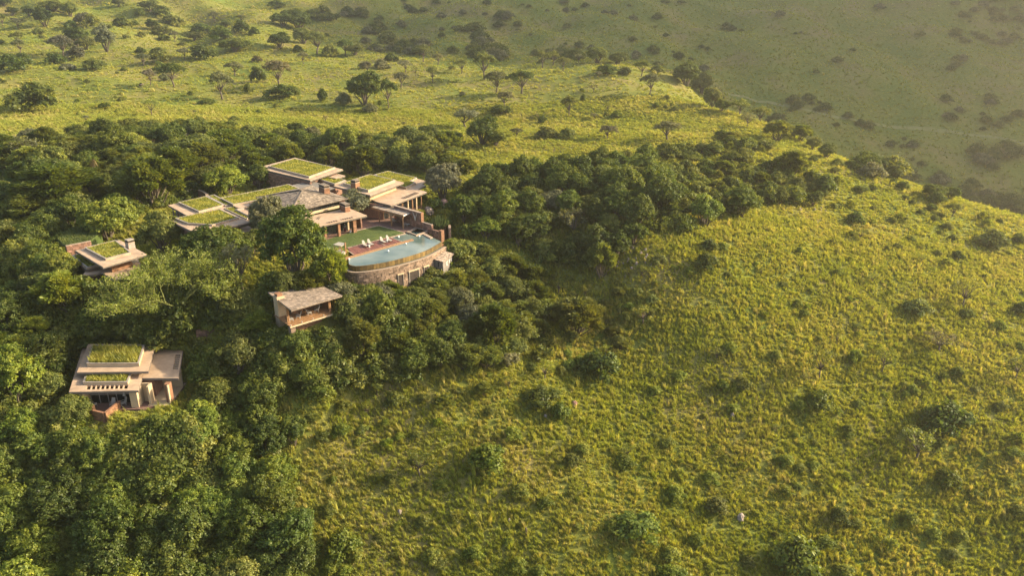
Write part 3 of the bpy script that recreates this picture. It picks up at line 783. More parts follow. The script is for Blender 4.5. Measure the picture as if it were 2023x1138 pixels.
def arc_stones(parent, off, z0, z1, size=.5):
    mb = MB(parent.location); L = LA; zz = z0
    for i in range(NA):
        a, b = ARC[i]+nrm[i]*off, ARC[i+1]+nrm[i+1]*off; mb.prism([a, b, b+nrm[i+1]*.4, a+nrm[i]*.4], z0, z1, .7)
    while zz < z1-.05:
        hh = min(size*brs.uniform(.5, 1.0), z1-zz); s = -brs.uniform(0, size)
        while s < L:
            w = size*brs.uniform(.7, 1.8); s0, s1 = max(.01, s)+.02, min(L-.01, s+w)-.02
            if s1-s0 > .08:
                (a, na), (b, nb_) = on_arc(s0), on_arc(s1); p = off+.4; q = p+.07*brs.uniform(.2, 1.3); c = []
                for P_, N_ in ((a, na), (b, nb_)): c.append((P_+N_*p, P_+N_*q))
                z_a, z_b = zz+.02, zz+hh-.02; V_ = lambda v, z: (v.x, v.y, z)
                mb.add([V_(c[0][0],z_a),V_(c[1][0],z_a),V_(c[1][0],z_b),V_(c[0][0],z_b),V_(c[0][1],z_a),V_(c[1][1],z_a),V_(c[1][1],z_b),V_(c[0][1],z_b)],
                       [(4,5,6,7),(0,1,5,4),(1,2,6,5),(2,3,7,6),(3,0,4,7)], float(np.clip(brs.normal(1.05, .3), .5, 1.8)))
            s += w
        zz += hh
    o = mb.build("stonework", "stone_pale", parent); o["kind"] = "stuff"; return o
RW = thing("retaining_wall", "tall curved pink stone wall with dark openings holding up the pool", "wall", (*center([(p.x, p.y) for p in ARC]), -3))
arc_stones(RW, .57, -6.2, -1.02)
arc_wall(RW, .54, .52, -1.015, -.93, 0, NA, "coping", "kerb_stone")
for (xa, xb, yt, yl) in ((580, 705, 790, 250), (865, 1095, 690, 250), (1225, 1330, 590, 230)):      # openings: dark panes set on the wall paint their inner shade
    # find the arc stations that the photograph shows at these columns
    def station(X):
        best = min(range(0, 200), key=lambda k: abs(project(*(on_arc(LA*k/199)[0]+on_arc(LA*k/199)[1]*1.0).xy, -2.5)[0] - ZW(X, 0)[0])); return LA*best/199
    sa, sbb = station(xa), station(xb); (a, na), (b, nb_) = on_arc(sa), on_arc(sbb)
    zt = at_y(ZW((xa+xb)/2, yt)[0], ZW(0, yt)[1], (a.y+b.y)/2 + (na.y+nb_.y)/2)[2]
    zb = zt - 2.3
    mb = MB(RW.location); mb.prism([a+na*.98, b+nb_*.98, b+nb_*1.10, a+na*1.10], zb, zt); w_ = mb.build("window", "interior_shade", RW)
    m2 = MB(RW.location); m2.prism([a-(b-a)*.12+na*.9, b+(b-a)*.12+nb_*.9, b+(b-a)*.12+nb_*1.22, a-(b-a)*.12+na*1.22], zt, zt+.22); m2.build("lintel", "plaster", w_)
    for f0, f1 in ((-.06, 0), (1, 1.06)):
        m2 = MB(RW.location); p, q = a+(b-a)*f0, a+(b-a)*f1; m2.prism([p+na*.96, q+na*.96, q+na*1.19, p+na*1.19], zb, zt-.003); m2.build("jamb", "coping", w_)
# small dark pool, stepping slab
SPL = W(ZP, [(1185,420),(1310,358),(1440,388),(1455,408),(1295,462)], .02)
sp_ = thing("plunge_pool", "small dark plunge pool behind the main pool beside the stone wall", "pool", (*center(SPL), 0))
part_prism(sp_, inset(SPL, .28), -1.2, .0, "water", "water_deep")
mb = MB(sp_.location); Io = inset(SPL, .3)
for i in range(5): mb.prism([SPL[i], SPL[(i+1) % 5], Io[(i+1) % 5], Io[i]], -1.3, .09)
mb.build("rim", "kerb_stone", sp_)
mb = MB(); mb.prism(W(ZP, [(1385,445),(1425,435),(1530,488),(1495,505)], .05), -.3, .08); tag(mb.build("stepping_slab", "kerb_stone"), "grey stone slab laid across the right end of the pool", "slab")
for X, Y, lb in ((352,797,"small white globe at the left tip of the pool"),(903,683,"white globe floating near the middle of the pool"),(1153,578,"white globe in the water beside the tip of the deck spit"),(1050,482,"white globe at the inner corner of the pool near the loungers"),(1340,474,"white globe below the plunge pool corner")):
    x, y, z = at(*ZP(X, Y),.1); mb = MB((x, y, 0)); r = .17
    prof = [(r*math.sin(t), .12-r*math.cos(t)) for t in (0.001,.4,.8,1.2,1.57,1.95,2.35,2.75,3.1)]
    n = 10
    mb.add([(x+a*math.cos(6.283*j/n), y+a*math.sin(6.283*j/n), b) for a, b in prof for j in range(n)], [(i*n+j, i*n+(j+1) % n, (i+1)*n+(j+1) % n, (i+1)*n+j) for i in range(len(prof)-1) for j in range(n)])
    o = mb.build("globe_lamp", "lamp_white", smooth=True); o.location = (x, y, 0); tag(o, lb, "lamp", "white globes round the pool")
# ------------------------------------------------------------------ loungers and other furniture
def lounger(first=[None]):
    r = empty("sun_lounger"); w = .62
    mb = MB(); 
    for s_ in (-1, 1): mb.box(.15, s_*w/2, .26, 1.75, .06, .32)
    mb.box(1.0, 0, .26, .06, w, .32); mb.box(-.7, 0, .26, .06, w, .32); mb.build("frame", "frame_dark", r)
    for a in (-.6, .9):
        for s_ in (-1, 1): mb = MB(); mb.box(a, s_*(w/2-.04), 0, .07, .07, .26); mb.build("leg", "frame_dark", r)
    mb = MB(); mb.box(.45, 0, .325, 1.15, w, .44); mb.build("seat_cushion", "white_cloth", r)
    t = R(58); c, s_ = math.cos(t), math.sin(t); b0 = Vector((-.16, 0, .36)); P = []
    for o_ in (0, .12):
        for v, hw_ in ((0, w/2), (.55, w/2), (.80, w*.40), (.92, w*.22)): P.append((v, hw_, o_))
    L_ = lambda v, y, o_: (b0.x - c*v - s_*o_*-1*-1 + 0, y, b0.z + s_*v + c*o_*1.0)
    ring = lambda o_: [L_(0,-w/2,o_), L_(0,w/2,o_), L_(.55,w/2,o_), L_(.8,w*.4,o_), L_(.92,w*.2,o_), L_(.92,-w*.2,o_), L_(.8,-w*.4,o_), L_(.55,-w/2,o_)]
    mb = MB(); a, b = ring(0), ring(.12); mb.add(a+b, [tuple(range(7,-1,-1)), tuple(range(8,16))]+[(i,(i+1)%8,8+(i+1)%8,8+i) for i in range(8)]); mb.build("back_cushion", "white_cloth", r)
    mb = MB(); mb.bar((-.2, 0, .3), (-.62, 0, .95), w*.8, .03); mb.build("backrest_frame", "frame_dark", r)
    return r
def copy_tree(o, parent=None):
    c = o.copy(); col.objects.link(c)
    if parent is not None: c.parent = parent
    for ch in list(o.children): copy_tree(ch, c)
    return c
bd = math.atan2(-dB.y, -dB.x)
lp = None
for i, (X, Y, lb) in enumerate([(585,622,"white cushioned sun lounger nearest the shade frame end of the deck"), (660,603,"second sun lounger from the shade frame, beside the first"),
                              (835,570,"sun lounger third along the deck, left one of the far pair"), (920,548,"white cushioned sun lounger nearest the narrow deck spit")]):
    o = lounger() if lp is None else copy_tree(lp); lp = lp or o
    o.scale = (.93, .93, .9); o.location = at(*ZP(X-12, Y-6), .05); o.rotation_euler = (0, 0, bd); tag(o, lb, "sun lounger", "sun loungers on the pool deck")
for X, Y, lb in ((636,628,"low white side table between the two near sun loungers"), (890,556,"low white side table between the two far sun loungers")):
    x, y, z = at(*ZP(X, Y), .05); t = tag(empty("side_table", (x, y, z), bd), lb, "table", "side tables on the pool deck")
    mb = MB(); mb.box(0, 0, .4, .42, .42, .46); mb.build("table_top", "white_paint", t); mb = MB(); mb.box(0, 0, 0, .3, .3, .4); mb.build("base", "white_paint", t)
# white shade frame with a post at the left end of the deck
x, y, z = at(*ZP(308, 712), 0); t = tag(empty("shade_canopy", (x, y, z)), "flat white shade canopy on a timber post at the left end of the deck", "canopy")
mb = MB((x,y,0)); mb.box(x, y, 0, .24, .24, 2.1, bd); mb.build("post", "timber_light", t)
cq = W(ZP, [(130,592),(205,556),(312,575),(245,616)], 1.75); mb = MB((x,y,0)); mb.prism(cq, 1.7, 1.78); mb.build("canopy", "white_cloth", t)
for k in range(4): c = inset(cq, .12)[k]; mb = MB((x,y,0)); mb.box(c[0], c[1], 0, .1, .1, 1.7, bd); mb.build("leg", "timber", t)
mb = MB((x,y,0)); q = W(ZP, [(150,690),(230,655),(300,690),(235,725)], .5); mb.prism(q, .02, .5); tag(mb.build("daybed", "white_cloth"), "white daybed under the shade canopy at the left end of the deck", "daybed").location = (x, y, 0)
def wick_chair(name, mat, leg="timber"):
    r = empty(name); mb = MB(); mb.box(0, 0, .36, .62, .6, .46); mb.build("seat", mat, r)
    mb = MB(); mb.hexa([(-.34,-.3,.44),(-.24,-.3,.44),(-.24,.3,.44),(-.34,.3,.44),(-.62,-.24,1.15),(-.52,-.24,1.17),(-.52,.24,1.17),(-.62,.24,1.15)]); mb.build("backrest", mat, r)
    for a in (-.25, .25):
        for b in (-.24, .24): mb = MB(); mb.bar((a, b, .37), (a*1.2, b*1.15, 0), .055); mb.build("leg", mat, r)
    for b in (-.3, .3): mb = MB(); mb.bar((-.3, b, .66), (.26, b, .60), .07, .05); mb.build("armrest", mat, r)
    return r
pc = None
for X, Y, rz, lb in ((800,640,.4,"white chair under the pergola nearest its front post"), (890,600,2.4,"white chair under the pergola against the stone wall"), (556,560,1.2,"white chair under the pergola near its middle post")):
    o = wick_chair("armchair", "white_cloth") if pc is None else copy_tree(pc); pc = pc or o
    o.location = at(*ZT(X, Y), .0); o.rotation_euler = (0, 0, rz); o.scale = (1.1, 1.1, 1.1); tag(o, lb, "chair", "white chairs under the pergola")
x, y, z = at(*ZT(850, 632), 0); t = tag(empty("coffee_table", (x, y, z)), "low white coffee table between the pergola chairs", "table")
mb = MB(); mb.box(0, 0, .36, .7, .7, .42, .5); mb.build("table_top", "white_paint", t)
for a in (-.25, .25):
    for b in (-.25, .25): mb = MB(); mb.box(a, b, 0, .06, .06, .36, .0); mb.build("leg", "timber", t)
x, y, z = at(*ZL(1185, 950), .02); mb = MB((x, y, z)); mb.tube([(x,y,z),(x,y,z+.15),(x,y,z+.4),(x,y,z+.55),(x,y,z+.6)], [.13,.17,.17,.13,.15], 12); o = mb.build("urn", "white_paint", smooth=False); o.location = (x, y, z); tag(o, "white urn standing by the brick column at the lawn edge", "urn")
o = copy_tree(pc); o.location = far(at(*ZL(560, 1010), .02)[:2], 1.2) + (.02,); o.rotation_euler = (0, 0, bd+.5); o.name = "reclining_chair"; tag(o, "pale reclining chair inside the shaded hall between the brick columns", "chair")
# a person walking along the edge of the hall
def person(loc, rz):
    me = bpy.data.meshes.new("person"); J = [(0,0,.95),(0,0,1.2),(0,0,1.42),(0,.01,1.52),(.02,0,1.62),(.02,0,1.76),
        (0,.2,1.40),(.04,.27,1.15),(.16,.25,.95),(.22,.24,.87), (0,-.2,1.40),(-.06,-.27,1.15),(.02,-.27,.92),(.05,-.26,.84),
        (.02,.1,.88),(.10,.1,.50),(.06,.1,.10),(.2,.1,.05), (-.02,-.1,.88),(-.04,-.1,.50),(-.22,-.1,.12),(-.1,-.1,.05)]
    E_ = [(0,1),(1,2),(2,3),(3,4),(4,5),(2,6),(6,7),(7,8),(8,9),(2,10),(10,11),(11,12),(12,13),(0,14),(14,15),(15,16),(16,17),(0,18),(18,19),(19,20),(20,21)]
    rad = [.15,.13,.15,.06,.09,.08,.065,.05,.04,.045,.065,.05,.04,.045,.09,.065,.045,.04,.09,.065,.045,.04]
    me.from_pydata(J, E_, []); o = link("person", me); o.location = loc; o.rotation_euler = (0, 0, rz); me.materials.append(MATS["skin"])
    sk_ = o.modifiers.new("skin", 'SKIN'); me.skin_vertices.new() if not me.skin_vertices else None
    for i, r_ in enumerate(rad): me.skin_vertices[0].data[i].radius = (r_, r_)
    me.skin_vertices[0].data[0].use_root = True
    o.modifiers.new("sub", 'SUBSURF').levels = 1
    mb = MB(); mb.tube([(0,0,1.0),(0,0,1.2),(0,0,1.44)], [.20,.18,.20], 10); 
    for s_ in (-1, 1): mb.tube([(0,s_*.18,1.41),(.03*s_,s_*.28,1.16)], [.09,.075], 8)
    mb.build("top", "white_cloth", o)
    mb = MB(); mb.tube([(0,0,1.02),(0,0,.9),(0,0,.55),(-.02,0,.22)], [.19,.22,.25,.29], 12); mb.build("skirt", "red_cloth", o)
    mb = MB(); mb.tube([(.01,0,1.70),(.01,0,1.78),(.0,0,1.84)], [.115,.115,.06], 10); mb.build("headscarf", "white_cloth", o)
    return o
x, y, z = at(*ZL(985, 925), .02)
tag(person((x, y, .02), ang((0,0),(dA.x,dA.y))), "person in white top and headscarf and dark red skirt beside the brick column", "person")

# ------------------------------------------------------------------ service annex below the pool
An = thing("service_annex", "small grey annex with a shingle roof below the right end of the pool wall", "building", (*center(W(ZW, [(1465,430),(1985,270)], -2)), 0))
ar_ = [at(*ZW(1455,432),-2.2), at(*ZW(1715,482),-2.2), at(*ZW(1985,272),-2.2), at(*ZW(1760,205),-1.5)]
ar_[0] = (ar_[0][0], ar_[0][1], -1.95)
mb = MB(An.location); mb.add([*ar_, *[(p[0],p[1],p[2]-.14) for p in ar_]], [(0,1,2,3),(7,6,5,4),(0,4,5,1),(1,5,6,2),(2,6,7,3),(3,7,4,0)], .8); rf = mb.build("roof", "weathered_wood", An)
mb = MB(An.location); shingle_face(mb, ar_[1], ar_[2], ar_[3], ar_[0], 9, .4, .05); o = mb.build("shingles", "weathered_wood", rf); o["kind"] = "stuff"
aw = inset([(p[0], p[1]) for p in ar_], .28); 
ws = box_walls(An, aw, -5.2, -2.36, "concrete_grey", th=.2)
for i, spots in ((0, ((.45,.58,-3.4,-2.5),(.15,.42,-4.9,-3.7),(.7,.9,-4.9,-3.7))), (1, ((.35,.50,-3.6,-2.75),(.62,.74,-3.5,-2.75),(.84,.93,-3.4,-2.75)))):
    a, b = aw[i], aw[(i+1) % 4]; nx, ny = (b[1]-a[1]), -(b[0]-a[0]); l = math.hypot(nx, ny); nx, ny = nx/l*.11, ny/l*.11
    c_ = center(aw); 
    if (nx*(lerp2(a,b,.5)[0]-c_[0]) + ny*(lerp2(a,b,.5)[1]-c_[1])) < 0: nx, ny = -nx, -ny
    for s0, s1, z0, z1 in spots:
        p, q = lerp2(a, b, s0), lerp2(a, b, s1); mb = MB(An.location); mb.wall((p[0]+nx, p[1]+ny), (q[0]+nx, q[1]+ny), z0, z1, .05); w_ = mb.build("window", "interior_shade" if i == 0 else "white_paint", An)
        if i == 1: mb = MB(An.location); e = .12; mb.wall(lerp2((p[0]+nx*1.25, p[1]+ny*1.25), (q[0]+nx*1.25, q[1]+ny*1.25), .62), lerp2((p[0]+nx*1.25, p[1]+ny*1.25), (q[0]+nx*1.25, q[1]+ny*1.25), .95), z0+.1, z1-.1, .05); mb.build("pane", "glass_dark", w_)

# ------------------------------------------------------------------ lookout pavilion on the slope
Pv = thing("lookout_pavilion", "open sided lookout with a weathered shingle roof and cream chimney below the pool", "pavilion", (*center(W(ZD, [(620,600),(1430,380)], -1.5)), -4.4))
zf_, zb_ = -1.62, -1.30
rp = [at(*ZD(615,600), zf_), at(*ZD(1432,362), zf_), at(*ZD(1085,190), zb_), at(*ZD(235,308), zb_)]
mb = MB(Pv.location); mb.add([*rp, *[(p[0],p[1],p[2]-.2) for p in rp]], [(0,1,2,3),(7,6,5,4),(0,4,5,1),(1,5,6,2),(2,6,7,3),(3,7,4,0)], .8); rf = mb.build("roof", "weathered_wood", Pv)
mb = MB(Pv.location); shingle_face(mb, rp[0], rp[1], rp[2], rp[3], 15, .5, .05, .6, (.7, 1.35)); o = mb.build("shingles", "weathered_wood", rf); o["kind"] = "stuff"
dkp = W(ZD, [(600,862),(1328,640),(1010,470),(330,665)], -4.4)
nb_ = 26
for k in range(nb_):
    f0, f1 = k/nb_+.001, (k+1)/nb_-.001
    part_prism(Pv, [lerp2(dkp[0], dkp[1], f0), lerp2(dkp[0], dkp[1], f1), lerp2(dkp[3], dkp[2], f1), lerp2(dkp[3], dkp[2], f0)], -4.5, -4.4+brs.uniform(-.006,.006), "deck_board", "timber_light", brs.uniform(.8, 1.2))
mb = MB(Pv.location); mb.wall(lerp2(dkp[0], dkp[1], -.01), lerp2(dkp[0], dkp[1], 1.01), -4.62, -4.38, .12); mb.build("edge_beam", "plaster", Pv)
part_prism(Pv, inset(dkp, .4), -4.75, -4.503, "joists", "timber")
rq = [(p[0], p[1]) for p in rp]
lowf = lambda s, t_: bil([dkp[0], dkp[1], dkp[2], dkp[3]], s, t_)
for s, t_ in ((.03,.22), (.06,.22), (.93,.16), (.96,.16), (.5,.6)):
    c = lowf(s, t_); mb = MB(Pv.location); mb.box(c[0], c[1], -4.4, .14, .14, -1.65, ang(dkp[0], dkp[1])); mb.build("post", "timber_light", Pv)
a, b = lowf(.0, .72), lowf(1.0, .72)
mb = MB(Pv.location); mb.wall(lerp2(a,b,.30), lerp2(a,b,1), -4.4, -1.6, .18); mb.build("back_wall", "timber", Pv)
mb = MB(Pv.location); mb.wall(lowf(1,.3), lowf(1,.72), -4.4, -1.65, .1); mb.build("screen", "timber", Pv)
cc = at(*ZD(395,352), -.95)[:2]; 
mb = MB(Pv.location); mb.box(cc[0]+.2, cc[1]-.2, -7.2, 1.35, 1.35, -.95, ang(dkp[0], dkp[1])); st = mb.build("chimney", "plaster", Pv)
mb = MB(Pv.location); mb.box(cc[0]+.2, cc[1]-.2, -.95, .95, .95, -.5, ang(dkp[0], dkp[1])); mb.build("chimney_pot", "brick", st)
mb = MB(Pv.location); c = lowf(.03, .06); mb.box(c[0], c[1]+.5, -7.8, .85, .85, -4.76, ang(dkp[0], dkp[1])); mb.build("stone_pier", "stone_pale", Pv)
box_walls(Pv, inset(dkp, 1.9), -7.5, -4.77, "timber")  # darker wall material stands in for shade under the deck
for s, t_, rz, lb in ((.13,.30,-.2,"white wicker chair nearest the chimney end of the lookout deck"), (.30,.34,2.6,"white wicker chair second from the chimney on the lookout deck"), (.56,.36,-.2,"white wicker chair third from the chimney on the lookout deck"), (.74,.40,2.7,"white wicker chair at the far corner of the lookout deck")):
    o = copy_tree(pc); o.name = "wicker_chair"; c = lowf(s, t_); o.location = (c[0], c[1], -4.39); o.rotation_euler = (0, 0, ang(dkp[0], dkp[1]) + rz); o.scale = (1.05,)*3; tag(o, lb, "chair", "wicker chairs in the lookout")
for s, t_, lb in ((.22,.40,"small round wooden stool between the two chairs nearest the lookout chimney"), (.66,.45,"small round wooden stool between the two far chairs of the lookout")):
    c = lowf(s, t_); mb = MB((c[0], c[1], -4.39)); mb.tube([(c[0],c[1],-4.39),(c[0],c[1],-4.1),(c[0],c[1],-3.9)], [.2,.16,.25], 10); o = mb.build("stool", "timber_light"); o.location = (c[0], c[1], -4.39); tag(o, lb, "stool", "stools in the lookout")
for k in range(5):
    c = lowf(.02+.24*k, .03); mb = MB(Pv.location); mb.box(c[0], c[1], -4.4, .12, .12, -4.12); mb.build("rail_stub", "cream_seat", Pv)

# ------------------------------------------------------------------ left villa
LV = thing("garden_suite", "small suite with square grass roof and grey chimney left of the spreading pale tree", "building", (*center(W(ZE, [(455,480),(1310,570)], 2)), -1.5))
P_ = W(ZE, [(272,520),(1095,315),(1610,590),(790,828)], 2.0); roof_slab(LV, P_, 2.0, .25)
green_box(LV, W(ZE, [(455,502),(1035,362),(1320,590),(848,712)], 2.0), 2.0, .34, lip=.15)
box_walls(LV, inset(P_, 2.3), -2.2, 1.74, "timber")  # dark wall colour deepens the shade under the roof overhang
ch = at(*ZE(1310,470),2.0)[:2]; chimney(LV, ch, -1.5, 3.0, 1.2, 1.05, ang(P_[0], P_[1]), "coping", taper=1.25, capmat="coping")
P_ = W(ZE, [(480,892),(785,815),(1330,940),(1000,1075),(765,935),(400,1010)], -.2)
P1 = W(ZE, [(400,1000),(480,888),(800,812),(770,935)], -.2); P2 = W(ZE, [(772,934),(802,812),(1480,740),(1500,930),(1003,1072)], -.2)
roof_slab(LV, P1, -.2); roof_slab(LV, P2, -.21)
box_walls(LV, inset(P2, .8), -3.6, -.5, "stone_red")
P_ = W(ZE, [(200,640),(400,560),(735,805),(485,868)], .5); roof_slab(LV, P_, .5); green_box(LV, inset(P_, .15), .5, .15); box_walls(LV, inset(P_, .5), -3, .2, "stone_red")
UL = thing("planted_terrace", "bright green planted terrace with a brick retaining wall above the square grass roof", "terrace", (*center(W(ZE, [(130,110),(540,340)], 1.2)), 1))
P_ = W(ZE, [(-60,300),(140,112),(470,45),(760,170),(545,345),(95,435)], 1.2); part_prism(UL, P_, -2.5, 1.2, "soil", "lawn"); turf(UL, P_, 1.2, .25, 40, "turf_lawn")
a, b = at(*ZE(90,440),1.2)[:2], at(*ZE(560,346),1.2)[:2]; stones(UL, a, b, -2.4, 1.2, .4, "stone_red"); mb = MB(UL.location); mb.wall(a, b, 1.203, 1.3, .5); mb.build("coping", "kerb_stone", UL)
# garden walls and planted roofs further left
def garden_wall(pa, pb, z, h, lb, th=.6, mat="stone_red"):
    a, b = at(*pa, z)[:2], at(*pb, z)[:2]; w_ = thing("garden_wall", lb, "wall", (*lerp2(a, b, .5), z-h))
    stones(w_, a, b, z-h, z, th, mat, size=.5); mb = MB(w_.location); mb.wall(a, b, z+.003, z+.1, th+.1); mb.build("coping", "coping", w_); return w_
garden_wall((140,410), (184,446), 1.0, 3.2, "dark stone garden wall running down beside the grey-leaved round tree")
garden_wall((22,392), (70,385), 1.5, 2.0, "low garden wall along the front of the reed bed")
garden_wall((6,378), (22,392), 1.5, 2.0, "short garden wall at the left side of the reed bed")
T2 = thing("planted_terrace", "green planted roof terrace at the left edge beside the reed bed", "terrace", (*center(W(lambda a,b:(a,b), [(0,375),(20,395)], 1.2)), 1))
P_ = W(lambda a, b: (a, b), [(-40,372),(2,364),(18,392),(-40,402)], 1.2); part_prism(T2, P_, -2, 1.2, "soil", "lawn"); turf(T2, P_, 1.2, .25, 40, "turf_lawn")
T3 = thing("planted_terrace", "long green planted roof half hidden under a pale feathery tree", "terrace", (*center(W(lambda a,b:(a,b), [(60,400),(150,420)], .8)), 1))
P_ = W(lambda a, b: (a, b), [(28,398),(150,384),(168,404),(70,424)], .8); part_prism(T3, P_, -2.4, .8, "soil", "lawn"); turf(T3, P_, .8, .3, 40, "turf_lawn")
# reeds
c = [at(x, y, .8) for x, y in ((12,386),(60,378),(60,366),(20,368))]; rx, ry = inside_pts([(p[0], p[1]) for p in c], 900, brs); n = len(rx)
hh = brs.uniform(1.6, 3.3, n); a = brs.uniform(0, 6.283, n); l = hh*brs.uniform(.05, .22, n); zz = ground(rx, ry); zz = np.maximum(zz, .3)
V = np.stack([np.stack([rx-.06*np.sin(a), ry+.06*np.cos(a), zz-.2], -1), np.stack([rx+.06*np.sin(a), ry-.06*np.cos(a), zz-.2], -1), np.stack([rx+np.cos(a)*l, ry+np.sin(a)*l, zz+hh], -1)], 1).reshape(-1, 3)
rd = link("reed_bed", mesh_np("reed_bed", V, np.arange(len(V)).reshape(-1, 3), np.clip(brs.normal(1, .18, n), .5, 1.6), "reed_blade")); tag(rd, "tall upright green reeds growing behind a low wall at the left", "reeds")
# round stone wall
a = [at(*ZB(X, Y), 1.6) for X, Y in ((275,455),(300,425),(345,413),(400,420),(450,437),(485,462),(492,485))]
rw = thing("round_wall", "curved stone wall enclosing a yard behind the left grass roofs", "wall", (a[3][0], a[3][1], 0))
for i in range(len(a)-1): 
    mb = MB(rw.location); mb.wall(a[i], a[i+1], -.3, 1.6, .5, brs.uniform(.8,1.2)); mb.build("wall_section", "stone_red", rw)
    mb = MB(rw.location); mb.wall(a[i], a[i+1], 1.603, 1.7, .62); mb.build("coping", "kerb_stone", rw)
# curved stone planter wall beside the candelabra plant
a = [at(*ZT(X, Y), .75) for X, Y in ((1655,640),(1700,600),(1745,590),(1775,622),(1782,690))]
rw = thing("planter_wall", "pale curved stone wall below the candelabra plant at the end of the pool", "wall", (a[2][0], a[2][1], -2))
for i in range(len(a)-1): mb = MB(rw.location); mb.wall(a[i], a[i+1], -3.0, .75+brs.uniform(-.15,.15), .5, brs.uniform(.8,1.3)); mb.build("wall_section", "stone_pale", rw)
# path wall on the slope
a = [hit(x, y)[0] for x, y in ((388,664),(412,652),(436,636),(456,618))]
pw = thing("path_wall", "low red stone bank beside a shaded path between the lookout and the lower villa", "wall", tuple(a[1]))
for i in range(3):
    p, q = a[i], a[i+1]; ob = stones(pw, p, q, min(p[2], q[2])-.8, (p[2]+q[2])/2+1.0, 1.5, "stone_red", size=.4, proud=.08)

# ------------------------------------------------------------------ lower villa
zU, zLo, zF = -9.6, -10.7, -14.1
VL = thing("lower_villa", "villa with two stepped grass roofs and a brick walled balcony nearest the camera", "house", (*center(W(ZC, [(250,455),(1090,440)], zU)), zF))
UPv = W(ZC, [(250,455),(385,120),(1175,122),(1092,443)], zU); roof_slab(VL, UPv, zU, .26)
green_box(VL, W(ZC, [(375,388),(438,168),(1058,168),(990,385)], zU), zU, .52, lip=.2, grass=.75, wall="plaster")
zL = zLo
Q1 = W(ZC, [(158,688),(318,170),(1122,170),(975,668)], zL); Q2 = W(ZC, [(1021,523),(1124,170),(1505,180),(1450,522)], zL)
def slab_with_hole(parent, Q, z, th, s0, s1, t0, t1, nbar, along):
    mb = MB(parent.location)
    for a, b, c, d in ((0,1,0,t0),(0,1,t1,1),(0,s0,t0,t1),(s1,1,t0,t1)):
        if b-a > .001 and d-c > .001: mb.prism(sub(Q, a, b, c, d), z-th, z)
    mb.build("roof_slab", "concrete", parent)
    for k in range(1, nbar):
        f = k/nbar
        if along: p, q = bil(Q, s0+(s1-s0)*f, t0), bil(Q, s0+(s1-s0)*f, t1)
        else: p, q = bil(Q, s0, t0+(t1-t0)*f), bil(Q, s1, t0+(t1-t0)*f)
        m2 = MB(parent.location); m2.wall(p, q, z-th+.02, z-.004, .17); m2.build("roof_bar", "concrete", parent)
    F_ = inset(Q, -.03)
    for i in range(4): m2 = MB(parent.location); m2.wall(F_[i], F_[(i+1) % 4], z-th-.1, z-.08, .06); m2.build("fascia", "fascia", parent)
Qv = [Q1[0], Q1[3], Q1[2], Q1[1]]      # s along the front, t towards the back
slab_with_hole(VL, Qv, zL, .26, .235, .835, .045, .125, 9, True)
Qw = [Q2[0], Q2[3], Q2[2], Q2[1]]
slab_with_hole(VL, Qw, zL-.004, .26, .80, .955, .27, .80, 7, False)
green_box(VL, W(ZC, [(330,603),(372,478),(908,478),(857,600)], zL), zL, .40, lip=.2, grass=.6, wall="plaster")
ins = inset(UPv, 1.3); box_walls(VL, ins, zL+.003, zU-.27, "plaster")
# rooms under the roofs
fz = zF
front = [bil(Qv, s, .10) for s in (.08, .97)]
fx = Vector((Qv[1][0]-Qv[0][0], Qv[1][1]-Qv[0][1])).normalized(); fy = Vector((-fx.y, fx.x))
pt = lambda s, d: (bil(Qv, s, 0)[0]+fy.x*d, bil(Qv, s, 0)[1]+fy.y*d)
part_prism(VL, [pt(.05, .3), pt(1.0, .3), pt(1.37, 2.6), pt(1.37, 9), pt(.05, 9)], fz-4.5, fz, "floor", "paving")
part_prism(VL, [pt(1.04, 1.2), pt(1.36, 1.2), pt(1.36, 8.5), pt(1.04, 8.5)], fz+.004, fz+.03, "room_floor", "plaster")
gz = zL-.27
mb = MB(VL.location); mb.wall(pt(.16, 2.6), pt(.80, 2.6), fz, gz, .06); g = mb.build("glass_wall", "glass_dark", VL)
for k in range(6): c = lerp2(pt(.16, 2.55), pt(.80, 2.55), k/5); m2 = MB(VL.location); m2.box(c[0], c[1], fz, .1, .12, gz, ang(pt(0,0), pt(1,0))); m2.build("window_frame", "coping", g)
m2 = MB(VL.location); m2.wall(pt(.16, 2.5), pt(.80, 2.5), fz+1.5, fz+1.6, .08); m2.build("window_frame", "coping", g)
mb = MB(VL.location); mb.prism([pt(.82, .8), pt(.93, .8), pt(.93, 3.0), pt(.82, 3.0)], fz-1.5, gz); mb.build("pier", "plaster", VL)
mb = MB(VL.location); mb.prism([pt(.08, .9), pt(.13, .9), pt(.13, 3.0), pt(.08, 3.0)], fz-1.5, gz); mb.build("pier", "plaster", VL)
mb = MB(VL.location); mb.wall(pt(.94, 2.9), pt(1.06, 2.9), fz-1.5, gz, .25); mb.build("wall", "plaster", VL)
mb = MB(VL.location); mb.prism([pt(1.05, 1.6), pt(1.08, 1.6), pt(1.08, 3.0), pt(1.05, 3.0)], fz-1.5, gz); mb.build("pier", "plaster", VL)
mb = MB(VL.location); mb.wall(pt(1.05, 7.5), pt(1.36, 7.5), fz, gz, .25); mb.build("wall", "plaster", VL)
mb = MB(VL.location); mb.prism([pt(1.29, 2.2), pt(1.365, 2.2), pt(1.365, 3.2), pt(1.29, 3.2)], fz-3.5, gz); mb.build("pier", "brick", VL)
mb = MB(VL.location); mb.prism([pt(1.345, 1.7), pt(1.363, 1.7), pt(1.363, 2.19), pt(1.345, 2.19)], fz-2.5, gz); mb.build("post", "plaster", VL)
box_walls(VL, [pt(.06, 4.5), pt(1.04, 4.5), pt(1.04, 9.8), pt(.06, 9.8)], fz, gz-.003, "stone_red")
